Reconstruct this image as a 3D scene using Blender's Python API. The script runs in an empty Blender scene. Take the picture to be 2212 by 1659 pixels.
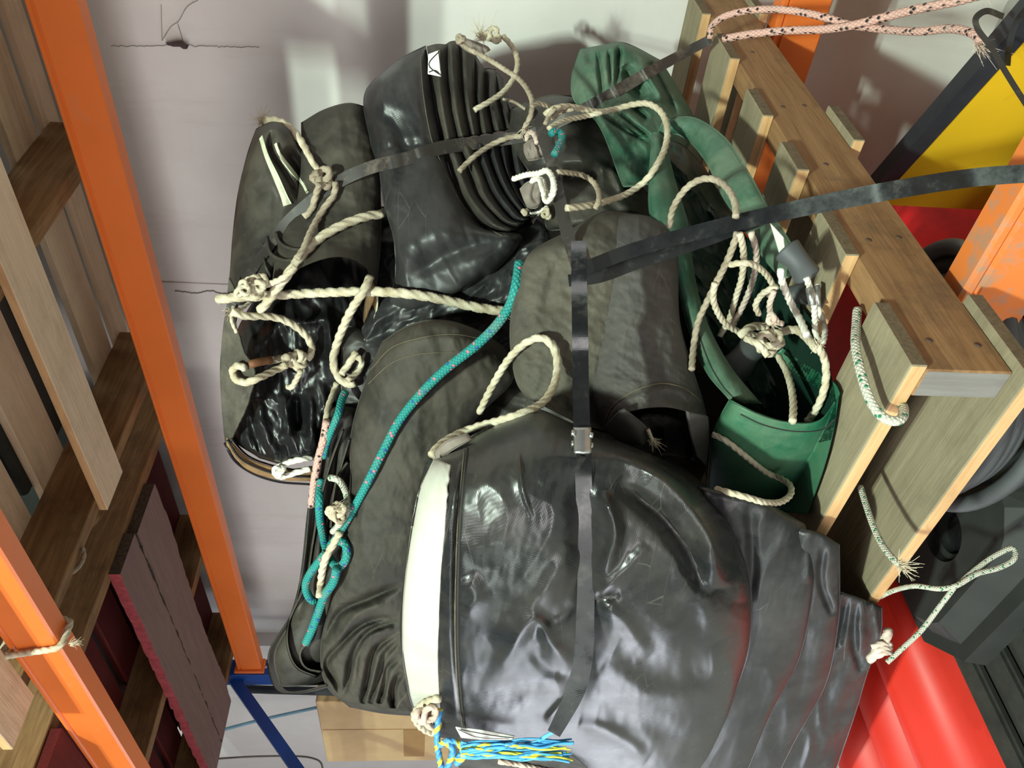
import bpy, bmesh, math, random
import numpy as np
from mathutils import Vector
from mathutils.bvhtree import BVHTree
random.seed(7); rng = np.random.default_rng(7)
C = bpy.context.scene.collection
# ------------------------------------------------------------------ camera
CX, CY, F, H = 1106.0, 829.5, 1732.1, 1.35
def _n(v): return v / np.linalg.norm(v)
_r = lambda x, y: np.array([(x - CX) / F, (y - CY) / F, 1.0])
AX = -_n(_r(895, 2640)); AY = _r(1000, -840); AY = _n(AY - AX * (AX @ AY)); AZ = np.cross(AX, AY)
R = np.stack([AX, AY, AZ])
OFF = np.array([0, 0, H])
def rays(px, py):
    px = np.asarray(px, float); py = np.asarray(py, float)
    return np.stack([(px - CX) / F, (py - CY) / F, np.ones_like(px)], -1) @ R.T
def W(px, py, d): return rays(px, py) * np.asarray(d, float)[..., None] + OFF
def dY(px, py, Y): return np.asarray(Y, float) / rays(px, py)[..., 1]
def proj(P):
    c = (np.asarray(P) - OFF) @ R
    return c[..., 0] / c[..., 2] * F + CX, c[..., 1] / c[..., 2] * F + CY, c[..., 2]
cam = bpy.data.cameras.new('camera'); cam.sensor_width = 36; cam.lens = 36 * F / 2212; cam.clip_start = .02
camo = bpy.data.objects.new('camera', cam); C.objects.link(camo)
from mathutils import Matrix
M3 = np.stack([R[:, 0], -R[:, 1], -R[:, 2]], 1)
camo.matrix_world = Matrix(((*M3[0], 0), (*M3[1], 0), (*M3[2], H), (0, 0, 0, 1)))
bpy.context.scene.camera = camo
# ------------------------------------------------------------------ materials
MATS = {}
class NT:
    def __init__(s, name):
        s.m = bpy.data.materials.new(name); s.m.use_nodes = True; s.t = s.m.node_tree; s.t.nodes.clear()
        s.b = s.n('ShaderNodeBsdfPrincipled'); o = s.n('ShaderNodeOutputMaterial')
        s.l(s.b.outputs[0], o.inputs[0]); s.co = s.n('ShaderNodeTexCoord'); MATS[name] = s.m
    def n(s, t, **k):
        x = s.t.nodes.new(t)
        for a, b in k.items(): setattr(x, a, b)
        return x
    def l(s, a, b): s.t.links.new(a, b)
    def set(s, k, v):
        i = s.b.inputs[k]
        if hasattr(v, 'is_output'): s.l(v, i)
        else: i.default_value = (*v, 1) if isinstance(v, tuple) and len(v) == 3 else v
    def mapp(s, scale=(1, 1, 1), rot=(0, 0, 0), uv=False):
        m = s.n('ShaderNodeMapping'); s.l(s.co.outputs['UV' if uv else 'Object'], m.inputs[0])
        m.inputs['Scale'].default_value = scale; m.inputs['Rotation'].default_value = rot; return m.outputs[0]
    def noise(s, v, scale, detail=4, rough=.6, dist=0):
        x = s.n('ShaderNodeTexNoise'); s.l(v, x.inputs['Vector'])
        x.inputs['Scale'].default_value = scale; x.inputs['Detail'].default_value = detail
        x.inputs['Roughness'].default_value = rough; x.inputs['Distortion'].default_value = dist; return x.outputs['Fac']
    def ramp(s, f, stops, const=False):
        r = s.n('ShaderNodeValToRGB'); s.l(f, r.inputs[0]); e = r.color_ramp.elements
        if const: r.color_ramp.interpolation = 'CONSTANT'
        while len(e) < len(stops): e.new(.5)
        for q, (p, c) in zip(e, stops):
            q.position = p; q.color = (*c, 1) if isinstance(c, tuple) else (c, c, c, 1)
        return r.outputs[0]
    def mix(s, f, a, b, mode='MIX'):
        x = s.n('ShaderNodeMix', data_type='RGBA', blend_type=mode)
        for i, v in ((0, f), (6, a), (7, b)):
            if hasattr(v, 'is_output'): s.l(v, x.inputs[i])
            else: x.inputs[i].default_value = (*v, 1) if isinstance(v, tuple) else v
        return x.outputs[2]
    def math(s, op, a, b=0.0):
        x = s.n('ShaderNodeMath', operation=op)
        for i, v in enumerate((a, b)):
            if hasattr(v, 'is_output'): s.l(v, x.inputs[i])
            else: x.inputs[i].default_value = v
        return x.outputs[0]
    def bump(s, h, st=.3, d=.002, nrm=None):
        x = s.n('ShaderNodeBump'); s.l(h, x.inputs['Height'])
        x.inputs['Strength'].default_value = st; x.inputs['Distance'].default_value = d
        if nrm: s.l(nrm, x.inputs['Normal'])
        return x.outputs[0]

def lin(r, g, b):
    f = lambda c: (c / 255 / 12.92) if c / 255 < .04045 else ((c / 255 + .055) / 1.055) ** 2.4
    return (f(r), f(g), f(b))

def plain(name, col, rough=.5, metal=0, var=.15, scale=20, bump=0, spec=.5):
    s = NT(name); v = s.mapp(); n = s.noise(v, scale)
    c2 = tuple(x * (1 - var) for x in col); c3 = tuple(min(1, x * (1 + var)) for x in col)
    s.set('Base Color', s.ramp(n, [(.3, c2), (.7, c3)])); s.set('Roughness', rough); s.set('Metallic', metal)
    s.set('Specular IOR Level', spec)
    if bump: s.set('Normal', s.bump(s.noise(v, scale * 4), bump))
    return s.m

def tarp(name, base, dust, rough=.42, amt=.5, scale=7, spec=.5, streak=(1, 1, 1), weave=.12, scratch=.3, bmp=.10):
    s = NT(name); v = s.mapp(); vs = s.mapp(streak)
    n1 = s.noise(vs, scale, 8, .65, .4); n2 = s.noise(v, scale * 5, 6, .7)
    k = s.math('ADD', s.math('MULTIPLY', n1, .75), s.math('MULTIPLY', n2, .25))
    k = s.ramp(k, [(.5 - .1 * amt - .02, 0.0), (.72, amt)])
    col = s.mix(k, base, dust)
    vor = s.n('ShaderNodeTexVoronoi', feature='DISTANCE_TO_EDGE'); s.l(s.mapp((1.2, 1, 5), (.4, .3, .8)), vor.inputs['Vector'])
    vor.inputs['Scale'].default_value = 9
    sc = s.ramp(vor.outputs['Distance'], [(.0, 1.0), (.012, 0.0)])
    sc = s.math('MULTIPLY', sc, s.ramp(s.noise(v, 9), [(.52, 0.0), (.64, scratch)]))
    col = s.mix(sc, col, tuple(min(1, x * 1.6) for x in dust))
    s.set('Base Color', col)
    s.set('Roughness', s.math('ADD', s.math('MULTIPLY', k, .45), rough)); s.set('Specular IOR Level', spec)
    w1 = s.n('ShaderNodeTexWave', bands_direction='X'); s.l(s.mapp((1, 1, 1), (.3, .5, .7)), w1.inputs[0]); w1.inputs['Scale'].default_value = 190
    w2 = s.n('ShaderNodeTexWave', bands_direction='Z'); s.l(s.mapp((1, 1, 1), (.3, .5, .7)), w2.inputs[0]); w2.inputs['Scale'].default_value = 190
    wv = s.math('MULTIPLY', w1.outputs['Fac'], w2.outputs['Fac'])
    b1 = s.bump(wv, weave, .001); s.set('Normal', s.bump(s.noise(vs, 12, 4, .55, .4), bmp, .008, b1))
    return s.m

def wood(name, a, b, axis='Y', rough=.75, grime=(.08, .07, .06), g=.5, tight=1):
    s = NT(name); sc = {'X': (.07, 1, 1), 'Y': (1, .07, 1), 'Z': (1, 1, .07)}[axis]
    v = s.mapp(sc); n = s.noise(v, 55 * tight, 6, .65, 1.2); n2 = s.noise(s.mapp(), 9, 6, .7); n3 = s.noise(v, 220, 3)
    col = s.mix(s.ramp(n, [(.3, 0.0), (.7, 1.0)]), a, b)
    info = s.n('ShaderNodeObjectInfo')
    col = s.mix(s.math('MULTIPLY', info.outputs['Random'], .25), col, tuple(x * .7 for x in a))
    col = s.mix(s.ramp(n2, [(.5, 0.0), (.78, g)]), col, grime)
    s.set('Base Color', col); s.set('Roughness', rough); s.set('Specular IOR Level', .25)
    s.set('Normal', s.bump(s.math('ADD', n, n3), .35, .002)); return s.m

def paint(name, col, wear, amt=.3, rough=.38):
    s = NT(name); v = s.mapp(); n = s.noise(v, 5, 8, .7); n2 = s.noise(v, 40, 4)
    k = s.ramp(s.math('ADD', s.math('MULTIPLY', n, .7), s.math('MULTIPLY', n2, .3)), [(.6 - .1 * amt, 0.0), (.62, amt)])
    c = s.mix(s.ramp(s.noise(v, 3), [(.3, 0.0), (.7, 1.0)]), col, tuple(x * .88 for x in col))
    s.set('Base Color', s.mix(k, c, wear)); s.set('Roughness', rough); s.set('Normal', s.bump(n2, .06, .001)); return s.m

def ropem(name, a, b, rough=.85):
    s = NT(name); v = s.mapp(); n = s.noise(v, 28, 6, .7); f = s.noise(v, 300, 2)
    s.set('Base Color', s.mix(s.ramp(n, [(.38, 0.0), (.68, 1.0)]), a, b)); s.set('Roughness', rough)
    s.set('Specular IOR Level', .3); s.set('Normal', s.bump(f, .5, .001)); return s.m

def braid(name, base, flecks, dark=.55, ku=2.0, kv=5.0):
    s = NT(name); sep = s.n('ShaderNodeSeparateXYZ'); s.l(s.co.outputs['UV'], sep.inputs[0])
    u = s.math('MULTIPLY', sep.outputs[0], ku); w = s.math('MULTIPLY', sep.outputs[1], kv)
    a = s.math('ADD', u, w); b = s.math('SUBTRACT', u, w)
    h = s.math('MULTIPLY', s.math('ABSOLUTE', s.math('SINE', s.math('MULTIPLY', a, math.pi))), s.math('ABSOLUTE', s.math('SINE', s.math('MULTIPLY', b, math.pi))))
    cb = s.n('ShaderNodeCombineXYZ'); s.l(s.math('FLOOR', a), cb.inputs[0]); s.l(s.math('FLOOR', b), cb.inputs[1])
    wn = s.n('ShaderNodeTexWhiteNoise', noise_dimensions='2D'); s.l(cb.outputs[0], wn.inputs[0])
    st = [(0, base)]; p = 1.0
    for c, fr in flecks[::-1]:
        p -= fr; st.insert(1, (p, c))
    col = s.ramp(wn.outputs[0], st, True)
    col = s.mix(s.ramp(h, [(.05, 1.0), (.5, 0.0)]), col, tuple(x * dark for x in base))
    n = s.noise(s.mapp(), 16, 5); col = s.mix(s.ramp(n, [(.5, 0.0), (.8, .5)]), col, (.25, .22, .19))
    s.set('Base Color', col); s.set('Roughness', .7); s.set('Normal', s.bump(h, .6, .002)); return s.m

def striped(name, a, b):      # three-strand rope with one strand of another colour, by UV v
    s = NT(name); sep = s.n('ShaderNodeSeparateXYZ'); s.l(s.co.outputs['UV'], sep.inputs[0])
    col = s.ramp(sep.outputs[1], [(0, a), (.333, b), (.667, a)], True)
    s.set('Base Color', col); s.set('Roughness', .5); return s.m

tarp('worn_pvc', lin(34, 34, 36), lin(92, 89, 88), .36, .5, 5, .42, (1, 1, 1), .10, .5)
tarp('shaded_green_pvc', lin(14, 40, 32), lin(40, 62, 50), .45, .5, 6, .35, (1, 1, 1), .06, .1)  # darkened green_pvc: shade inside the green tarp put into the colour
tarp('black_pvc', lin(28, 29, 30), lin(84, 79, 72), .25, .45, 5, .5, (1, 1, 1), .10, .5)
tarp('dark_canvas', lin(44, 42, 40), lin(96, 89, 77), .45, .65, 6, .38, (1, 1, .5))
tarp('brown_canvas', lin(52, 49, 45), lin(106, 98, 86), .6, .6, 6, .25)
tarp('grey_canvas', lin(62, 59, 54), lin(116, 108, 95), .6, .7, 8, .25, (1, 1, .35), .25)
tarp('charcoal_canvas', lin(62, 60, 60), lin(104, 98, 92), .58, .6, 8, .28, (1, 1, .35), .25)
tarp('black_film', lin(20, 20, 22), lin(66, 62, 60), .36, .4, 9, .45, (1, 1, 1), .02, .1)
tarp('green_pvc', lin(26, 92, 66), lin(112, 134, 108), .38, .6, 6, .45, (1, 1, 1), .06, .2)
tarp('green_canvas', lin(46, 84, 66), lin(124, 136, 116), .5, .75, 8, .3)
tarp('white_band', lin(190, 188, 178), lin(156, 150, 134), .5, .5, 14, .4, (1, 1, .3), .15)
plain('pale_hem', lin(196, 198, 172), .7, var=.2, scale=60)
plain('felt_brown', lin(128, 98, 66), .9, var=.3, scale=60)
plain('grey_patch', lin(128, 116, 108), .75, var=.2, scale=40)
plain('label_white', lin(222, 220, 212), .6, var=.06)
plain('stitch', lin(96, 87, 70), .9, var=.25, scale=90)
plain('dark_stitch', lin(40, 38, 36), .9)
WA, WB = lin(206, 176, 142), lin(176, 138, 98)
for ax in 'XY':
    wood('fresh_wood_' + ax, lin(218, 176, 130), lin(188, 140, 92), ax, .7, lin(120, 96, 70), .35)
    wood('new_wood_' + ax, lin(222, 196, 168), lin(196, 166, 134), ax, .75, lin(120, 108, 94), .35)
    wood('old_wood_' + ax, lin(150, 116, 80), lin(108, 76, 46), ax, .8, lin(60, 46, 32), .6)
wood('grey_wood_X', lin(152, 140, 116), lin(128, 116, 94), 'X', .9, lin(92, 84, 68), .5)
wood('stringer_wood', lin(164, 126, 88), lin(122, 86, 56), 'Y', .8, lin(66, 56, 48), .8)
wood('end_grain', lin(124, 106, 84), lin(86, 74, 58), 'X', .95, lin(60, 54, 46), .5, 2)
wood('grey_end', lin(134, 130, 126), lin(112, 106, 104), 'Z', .9, lin(90, 86, 82), .5)
wood('red_wood', lin(126, 98, 94), lin(102, 80, 76), 'X', .85, lin(104, 92, 72), .8)
plain('red_edge', lin(168, 68, 74), .8, var=.3, scale=60)
plain('broken_wood', lin(70, 56, 44), .95, var=.6, scale=120, bump=.5)
wood('dark_red_wood', lin(96, 26, 24), lin(74, 20, 20), 'X', .8, lin(50, 20, 18), .4)
wood('log_wood', lin(150, 128, 96), lin(110, 92, 66), 'X', .85, lin(60, 50, 40), .5)
paint('orange_paint', lin(220, 110, 46), lin(160, 128, 100), .12)
paint('worn_orange', lin(220, 120, 56), lin(150, 128, 110), .75, .5)
paint('blue_paint', lin(18, 66, 142), lin(60, 80, 110), .2)
paint('yellow_paint', lin(224, 178, 34), lin(196, 150, 40), .3)
plain('black_rubber', lin(36, 38, 36), .7, var=.3, scale=12, bump=.1)
plain('mat_rubber', lin(44, 44, 40), .75, var=.45, scale=18, bump=.3)
plain('hose_rubber', lin(70, 72, 74), .6, var=.2, scale=10)
plain('navy_steel', lin(52, 54, 60), .5, .3, var=.25)
plain('dark_steel', lin(70, 60, 54), .6, .5, var=.3)
plain('galvanised', lin(170, 170, 168), .35, .9, var=.15, scale=60)
plain('nail_head', lin(84, 62, 48), .8)
plain('rust', lin(116, 76, 50), .7, .3, var=.3)
plain('red_plastic', lin(200, 42, 26), .5, var=.1, scale=6)
plain('bright_red_cloth', lin(228, 26, 32), .5, var=.15)
plain('blue_cable', lin(120, 160, 180), .6)
plain('dead_leaf', lin(70, 56, 56), .9, var=.3)
plain('web', lin(120, 112, 104), .9)
ropem('white_rope', lin(206, 196, 174), lin(164, 148, 122))
ropem('grey_rope', lin(176, 162, 142), lin(126, 112, 96))
ropem('bright_cord', lin(226, 222, 212), lin(206, 198, 184))
ropem('pinkish_rope', lin(216, 196, 184), lin(180, 156, 142))
ropem('fray_fibre', lin(214, 202, 178), lin(176, 158, 134))
braid('teal_braid', lin(34, 146, 140), [(lin(40, 84, 170), .05), (lin(220, 120, 140), .05)])
braid('pink_braid', lin(214, 168, 156), [(lin(24, 20, 22), .14)], .75, 1.4)
braid('green_fleck_braid', lin(206, 202, 186), [(lin(20, 120, 84), .14)], .7)
striped('blue_yellow_rope', lin(74, 148, 210), lin(226, 206, 70))
plain('blue_strand', lin(72, 158, 214), .45, var=.2, scale=80)
plain('yellow_strand', lin(232, 218, 76), .45, var=.15, scale=80)
# steel strap: dark, shiny, scuffed
s = NT('strap_black'); v = s.mapp(); n = s.noise(v, 30, 6, .7)
s.set('Base Color', s.mix(s.ramp(n, [(.56, 0.0), (.8, .5)]), lin(22, 23, 25), lin(96, 92, 88)))
s.set('Roughness', s.ramp(n, [(.3, .18), (.7, .5)])); s.set('Specular IOR Level', .6)
s = NT('strap_dull'); v = s.mapp(); n = s.noise(v, 26, 6, .7)
s.set('Base Color', s.mix(s.ramp(n, [(.52, 0.0), (.72, .6)]), lin(50, 45, 43), lin(120, 108, 98))); s.set('Roughness', .5)
# cardboard
s = NT('cardboard'); v = s.mapp(); w = s.n('ShaderNodeTexWave', bands_direction='Z'); s.l(v, w.inputs[0]); w.inputs['Scale'].default_value = 60
n = s.noise(v, 6); s.set('Base Color', s.mix(s.ramp(n, [(.3, 0.0), (.7, 1.0)]), lin(190, 156, 114), lin(206, 174, 130))); s.set('Roughness', .85)
s.set('Normal', s.bump(w.outputs['Fac'], .1, .001))
plain('brown_tape', lin(166, 128, 84), .4, var=.05)
# wall paint over concrete panels
s = NT('wall_paint'); v = s.mapp(); n = s.noise(v, 3, 6, .6); n2 = s.noise(v, 90, 4, .7)
c = s.mix(s.ramp(n, [(.35, 0.0), (.7, 1.0)]), lin(214, 208, 206), lin(226, 222, 218))
c = s.mix(s.ramp(s.noise(s.mapp((1, 1, .15)), 7, 6, .7), [(.56, 0.0), (.8, .35)]), c, lin(176, 166, 156))
s.set('Base Color', c); s.set('Roughness', .6); s.set('Normal', s.bump(n2, .12, .002))
s = NT('floor_concrete'); v = s.mapp(); s.set('Base Color', s.ramp(s.noise(v, 6, 8), [(.3, lin(168, 166, 162)), (.7, lin(190, 186, 180))])); s.set('Roughness', .8)
# ------------------------------------------------------------------ object helpers
BASE = {}
SOLID = []
def tag(o, label=None, cat=None, group=None, kind=None):
    for k, v in (('label', label), ('category', cat), ('group', group), ('kind', kind)):
        if v: o[k] = v
    return o
def thing(name, base, label, cat, group=None):
    o = bpy.data.objects.new(name, None); o.empty_display_size = .05; C.objects.link(o); o.location = base
    BASE[o] = np.array(base, float); return tag(o, label, cat, group)
def mesh(name, V, Fc, mat, parent=None, uv=None, smooth=True, mi=None, solid=False, base=None):
    V = np.asarray(V, float)
    if solid: SOLID.append((V.copy(), Fc))
    if base is None:
        base = BASE[parent] if parent else np.array([V[:, 0].mean(), V[:, 1].mean(), V[:, 2].min()])
    me = bpy.data.meshes.new(name); me.from_pydata((V - base).tolist(), [], [list(map(int, f)) for f in Fc])
    for m in ([mat] if isinstance(mat, str) else mat): me.materials.append(MATS[m])
    if smooth: me.polygons.foreach_set('use_smooth', [True] * len(me.polygons))
    if mi is not None: me.polygons.foreach_set('material_index', mi)
    if uv is not None:
        l = me.uv_layers.new(name='UVMap'); flat = []
        for f in uv: flat.extend(f)
        l.data.foreach_set('uv', np.asarray(flat, float).ravel())
    me.validate(); me.update()
    o = bpy.data.objects.new(name, me); C.objects.link(o)
    BASE[o] = np.array(base, float)
    if parent: o.parent = parent; o.location = base - BASE[parent]
    else: o.location = base
    return o
def grid_faces(n, m, wrap=False, off=0):
    fs = []
    for i in range(n - 1):
        for j in range(m if wrap else m - 1):
            k = (j + 1) % m
            fs.append((off + i * m + j, off + i * m + k, off + (i + 1) * m + k, off + (i + 1) * m + j))
    return fs
def boxmesh(b, bev=.002, segs=1):
    (x0, x1), (y0, y1), (z0, z1) = b
    bm = bmesh.new(); bmesh.ops.create_cube(bm, size=1)
    for v in bm.verts:
        v.co = ((x0 + x1) / 2 + v.co.x * (x1 - x0), (y0 + y1) / 2 + v.co.y * (y1 - y0), (z0 + z1) / 2 + v.co.z * (z1 - z0))
    if bev: bmesh.ops.bevel(bm, geom=bm.edges[:], offset=bev, segments=segs, affect='EDGES')
    bm.normal_update(); V = np.array([v.co[:] for v in bm.verts]); V[:, 2] += H
    Fc = [[v.index for v in f.verts] for f in bm.faces]; N = [tuple(f.normal) for f in bm.faces]; bm.free(); return V, Fc, N
def box(name, b, mat, parent=None, bev=.002, segs=1, sel=None, solid=True, rot=None, jag=0):
    """axis aligned box, z relative to eye height; sel(normal)->material slot; rot=(angle about z, cx, cy)"""
    V, Fc, N = boxmesh(b, bev, segs)
    if rot:
        a, cx, cy = rot; c, s_ = math.cos(a), math.sin(a); x, y = V[:, 0] - cx, V[:, 1] - cy
        V[:, 0], V[:, 1] = cx + c * x - s_ * y, cy + s_ * x + c * y
    return mesh(name, V, Fc, mat, parent, smooth=False, mi=[sel(n) for n in N] if sel else None, solid=solid)
def prism(name, prof, x0, x1, mat, parent=None, axis='X', solid=True, smooth=False):
    """extrude a closed (a,b) profile; axis X: (y,z); Y: (x,z); Z: (x,y) with z0,z1"""
    n = len(prof); V = []
    for t in (x0, x1):
        for a, b in prof:
            V.append((t, a, b + H) if axis == 'X' else (a, t, b + H) if axis == 'Y' else (a, b, t + H))
    Fc = [(i, (i + 1) % n, n + (i + 1) % n, n + i) for i in range(n)] + [tuple(range(n))[::-1], tuple(range(n, 2 * n))]
    return mesh(name, V, Fc, mat, parent, smooth=smooth, solid=solid)
def cr(P, n):
    """Catmull-Rom resample of a polyline (k,dim) to n points, even in arc length of the first two columns"""
    P = np.asarray(P, float)
    if len(P) == 2: return P[0] + (P[1] - P[0]) * np.linspace(0, 1, n)[:, None]
    Q = np.vstack([2 * P[0] - P[1], P, 2 * P[-1] - P[-2]]); out = []
    for i in range(len(P) - 1):
        p0, p1, p2, p3 = Q[i:i + 4]; t = np.linspace(0, 1, 24, endpoint=False)[:, None]
        t0, t1, t2, t3 = 0, *np.cumsum([max(1e-6, np.linalg.norm(b[:2] - a[:2])) ** .5 for a, b in ((p0, p1), (p1, p2), (p2, p3))])
        tt = t1 + (t2 - t1) * t
        A1 = (t1 - tt) / (t1 - t0) * p0 + (tt - t0) / (t1 - t0) * p1; A2 = (t2 - tt) / (t2 - t1) * p1 + (tt - t1) / (t2 - t1) * p2
        A3 = (t3 - tt) / (t3 - t2) * p2 + (tt - t2) / (t3 - t2) * p3
        B1 = (t2 - tt) / (t2 - t0) * A1 + (tt - t0) / (t2 - t0) * A2; B2 = (t3 - tt) / (t3 - t1) * A2 + (tt - t1) / (t3 - t1) * A3
        out.append((t2 - tt) / (t2 - t1) * B1 + (tt - t1) / (t2 - t1) * B2)
    D = np.vstack(out + [P[-1:]]); s_ = np.r_[0, np.cumsum(np.linalg.norm(np.diff(D[:, :2], axis=0), axis=1))]
    q = np.linspace(0, s_[-1], n); return np.stack([np.interp(q, s_, D[:, k]) for k in range(D.shape[1])], 1)
# 2-D gradient noise
_perm = rng.permutation(512); _perm = np.r_[_perm, _perm]; _ang = rng.random(512) * 2 * np.pi
def gn(x, y):
    xi = np.floor(x).astype(int); yi = np.floor(y).astype(int); fx = x - xi; fy = y - yi
    u = fx ** 3 * (fx * (fx * 6 - 15) + 10); w = fy ** 3 * (fy * (fy * 6 - 15) + 10)
    def g(ix, iy, dx, dy):
        h = _ang[_perm[(_perm[ix & 511] + iy) & 511]]; return np.cos(h) * dx + np.sin(h) * dy
    a = g(xi, yi, fx, fy); b = g(xi + 1, yi, fx - 1, fy); c = g(xi, yi + 1, fx, fy - 1); d = g(xi + 1, yi + 1, fx - 1, fy - 1)
    return (a + (b - a) * u) + ((c + (d - c) * u) - (a + (b - a) * u)) * w
def fbm(x, y, o=4):
    r = 0
    for k in range(o): r = r + gn(x * 2 ** k + 17 * k, y * 2 ** k + 31 * k) / 2 ** k
    return r
def wrinkle(px, py, amp, scale, ang=0, stretch=2.5, seed=0, ridged=True):
    c, s_ = math.cos(math.radians(ang)), math.sin(math.radians(ang))
    a = (px * c + py * s_) / (scale * stretch) + seed * 7.3; b = (-px * s_ + py * c) / scale + seed * 3.1
    wv = gn(a * .7 + 50, b * .7 + 9) * .7; f = gn(a + wv, b + wv)
    if ridged: f = .35 - np.abs(f) * 1.4 + .3 * fbm(a * 2 + 5, b * 2, 3)
    else: f = fbm(a, b, 3)
    return amp * f
def stroke(px, py, pts, w, amp, step=False, taper=True):
    """displacement towards the eye of a fold drawn along a line; step: only on the right-hand side, fading out"""
    P = cr([(a, b) for a, b in pts], max(12, len(pts) * 8)); best = np.full(px.shape, 1e9); tb = np.zeros(px.shape); sg = np.ones(px.shape)
    for i in range(len(P) - 1):
        a, b = P[i], P[i + 1]; d = b - a; L = d @ d + 1e-9
        t = np.clip(((px - a[0]) * d[0] + (py - a[1]) * d[1]) / L, 0, 1)
        ex = px - a[0] - t * d[0]; ey = py - a[1] - t * d[1]; q = ex * ex + ey * ey; m = q < best
        best = np.where(m, q, best); tb = np.where(m, (i + t) / (len(P) - 1), tb); sg = np.where(m, np.sign(d[0] * ey - d[1] * ex), sg)
    D = np.sqrt(best); tp = np.clip(np.minimum(tb, 1 - tb) * 5, 0, 1) ** .7 if taper else 1
    if step:
        k = 1 / (1 + np.exp(-sg * D / 1.8)); return amp * tp * k * np.exp(-np.where(sg > 0, D, 0) / w)
    return amp * tp * np.exp(-(D / w) ** 2)
def surf_grid(rows, n, m):
    """rows of (px,py,extra...) control points -> (n,m,dim) grid"""
    dim = max(len(p) for r in rows for p in r)
    A = np.stack([cr(r, m) for r in rows]); return np.stack([cr_fix(A[:, j], n) for j in range(m)], 1)
def cr_fix(P, n):
    """Catmull-Rom with the row index as parameter (keeps grid lines together)"""
    k = len(P)
    if k == 2: return P[0] + (P[1] - P[0]) * np.linspace(0, 1, n)[:, None]
    Q = np.vstack([2 * P[0] - P[1], P, 2 * P[-1] - P[-2]]); t = np.linspace(0, k - 1, n); i = np.minimum(t.astype(int), k - 2); f = (t - i)[:, None]
    p0, p1, p2, p3 = Q[i], Q[i + 1], Q[i + 2], Q[i + 3]
    return .5 * (2 * p1 + (p2 - p0) * f + (2 * p0 - 5 * p1 + 4 * p2 - p3) * f ** 2 + (3 * p1 - p0 - 3 * p2 + p3) * f ** 3)
def pillow(name, rows, mat, parent=None, B=.08, T=.12, p=2.4, ends=(.12, .12), q=2.2, disp=None, res=5, Y=None, endmin=0.0, solid=True, dmode=False, deck=True):
    """closed soft body. rows: (list of (px,py) across, anchor Y[, B, T]); front bulges B towards the eye from the rim, back T behind it"""
    pts = [r[0] for r in rows]; n = m = 0
    L = max(sum(math.dist(a[:2], b[:2]) for a, b in zip(r, r[1:])) for r in pts)
    Lt = sum(math.dist(np.mean(pts[i], 0)[:2], np.mean(pts[i + 1], 0)[:2]) for i in range(len(pts) - 1))
    m = int(min(220, max(14, L / res))); n = int(min(220, max(12, Lt / res)))
    G = surf_grid(pts, n, m); px, py = G[..., 0], G[..., 1]
    par = np.array([[r[1], r[2] if len(r) > 2 else B, r[3] if len(r) > 3 else T] for r in rows])
    par = cr_fix(par, n); s_ = np.linspace(-1, 1, m)[None, :]; t = np.linspace(0, 1, n)[:, None]
    hs = np.clip(1 - np.abs(s_) ** p, 0, 1) ** (1 / p); g = np.ones_like(t)
    if ends[0] > 0: z = np.clip(1 - t / ends[0], 0, 1); g = g * np.clip(1 - z ** q, 0, 1) ** (1 / q)
    if ends[1] > 0: z = np.clip(1 - (1 - t) / ends[1], 0, 1); g = g * np.clip(1 - z ** q, 0, 1) ** (1 / q)
    h = hs * (endmin + (1 - endmin) * g)
    d0 = par[:, :1] if dmode else dY(px, py, np.broadcast_to(par[:, :1], px.shape))
    d0 = np.broadcast_to(d0, px.shape)
    front = d0 + par[:, 1:2] * (1 - h)
    rim = np.clip(h * 3, 0, 1)
    if disp is not None: front = front - disp(px, py) * rim
    back = d0 + par[:, 1:2] + par[:, 2:3] * h + .004
    if deck:      # never sink through the pallet boards
        rz = rays(px, py)[..., 2]; lim = np.where(rz < -.02, -.497 / np.minimum(rz, -.02), 99); front = np.minimum(front, lim - .012); back = np.minimum(back, lim - .002)
    Vf = W(px, py, front).reshape(-1, 3); Vb = W(px, py, back).reshape(-1, 3)
    V = np.vstack([Vf, Vb]); N = n * m; Fc = [f[::-1] for f in grid_faces(n, m)] + grid_faces(n, m, off=N)
    for i in range(n - 1):
        a, b = i * m, (i + 1) * m; Fc.append((a, b, b + N, a + N)); a, b = i * m + m - 1, (i + 1) * m + m - 1; Fc.append((b, a, a + N, b + N))
    for j in range(m - 1):
        Fc.append((j + 1, j, j + N, j + 1 + N)); k = (n - 1) * m + j; Fc.append((k, k + 1, k + 1 + N, k + N))
    return mesh(name, V, Fc, mat, parent, solid=solid)
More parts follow.
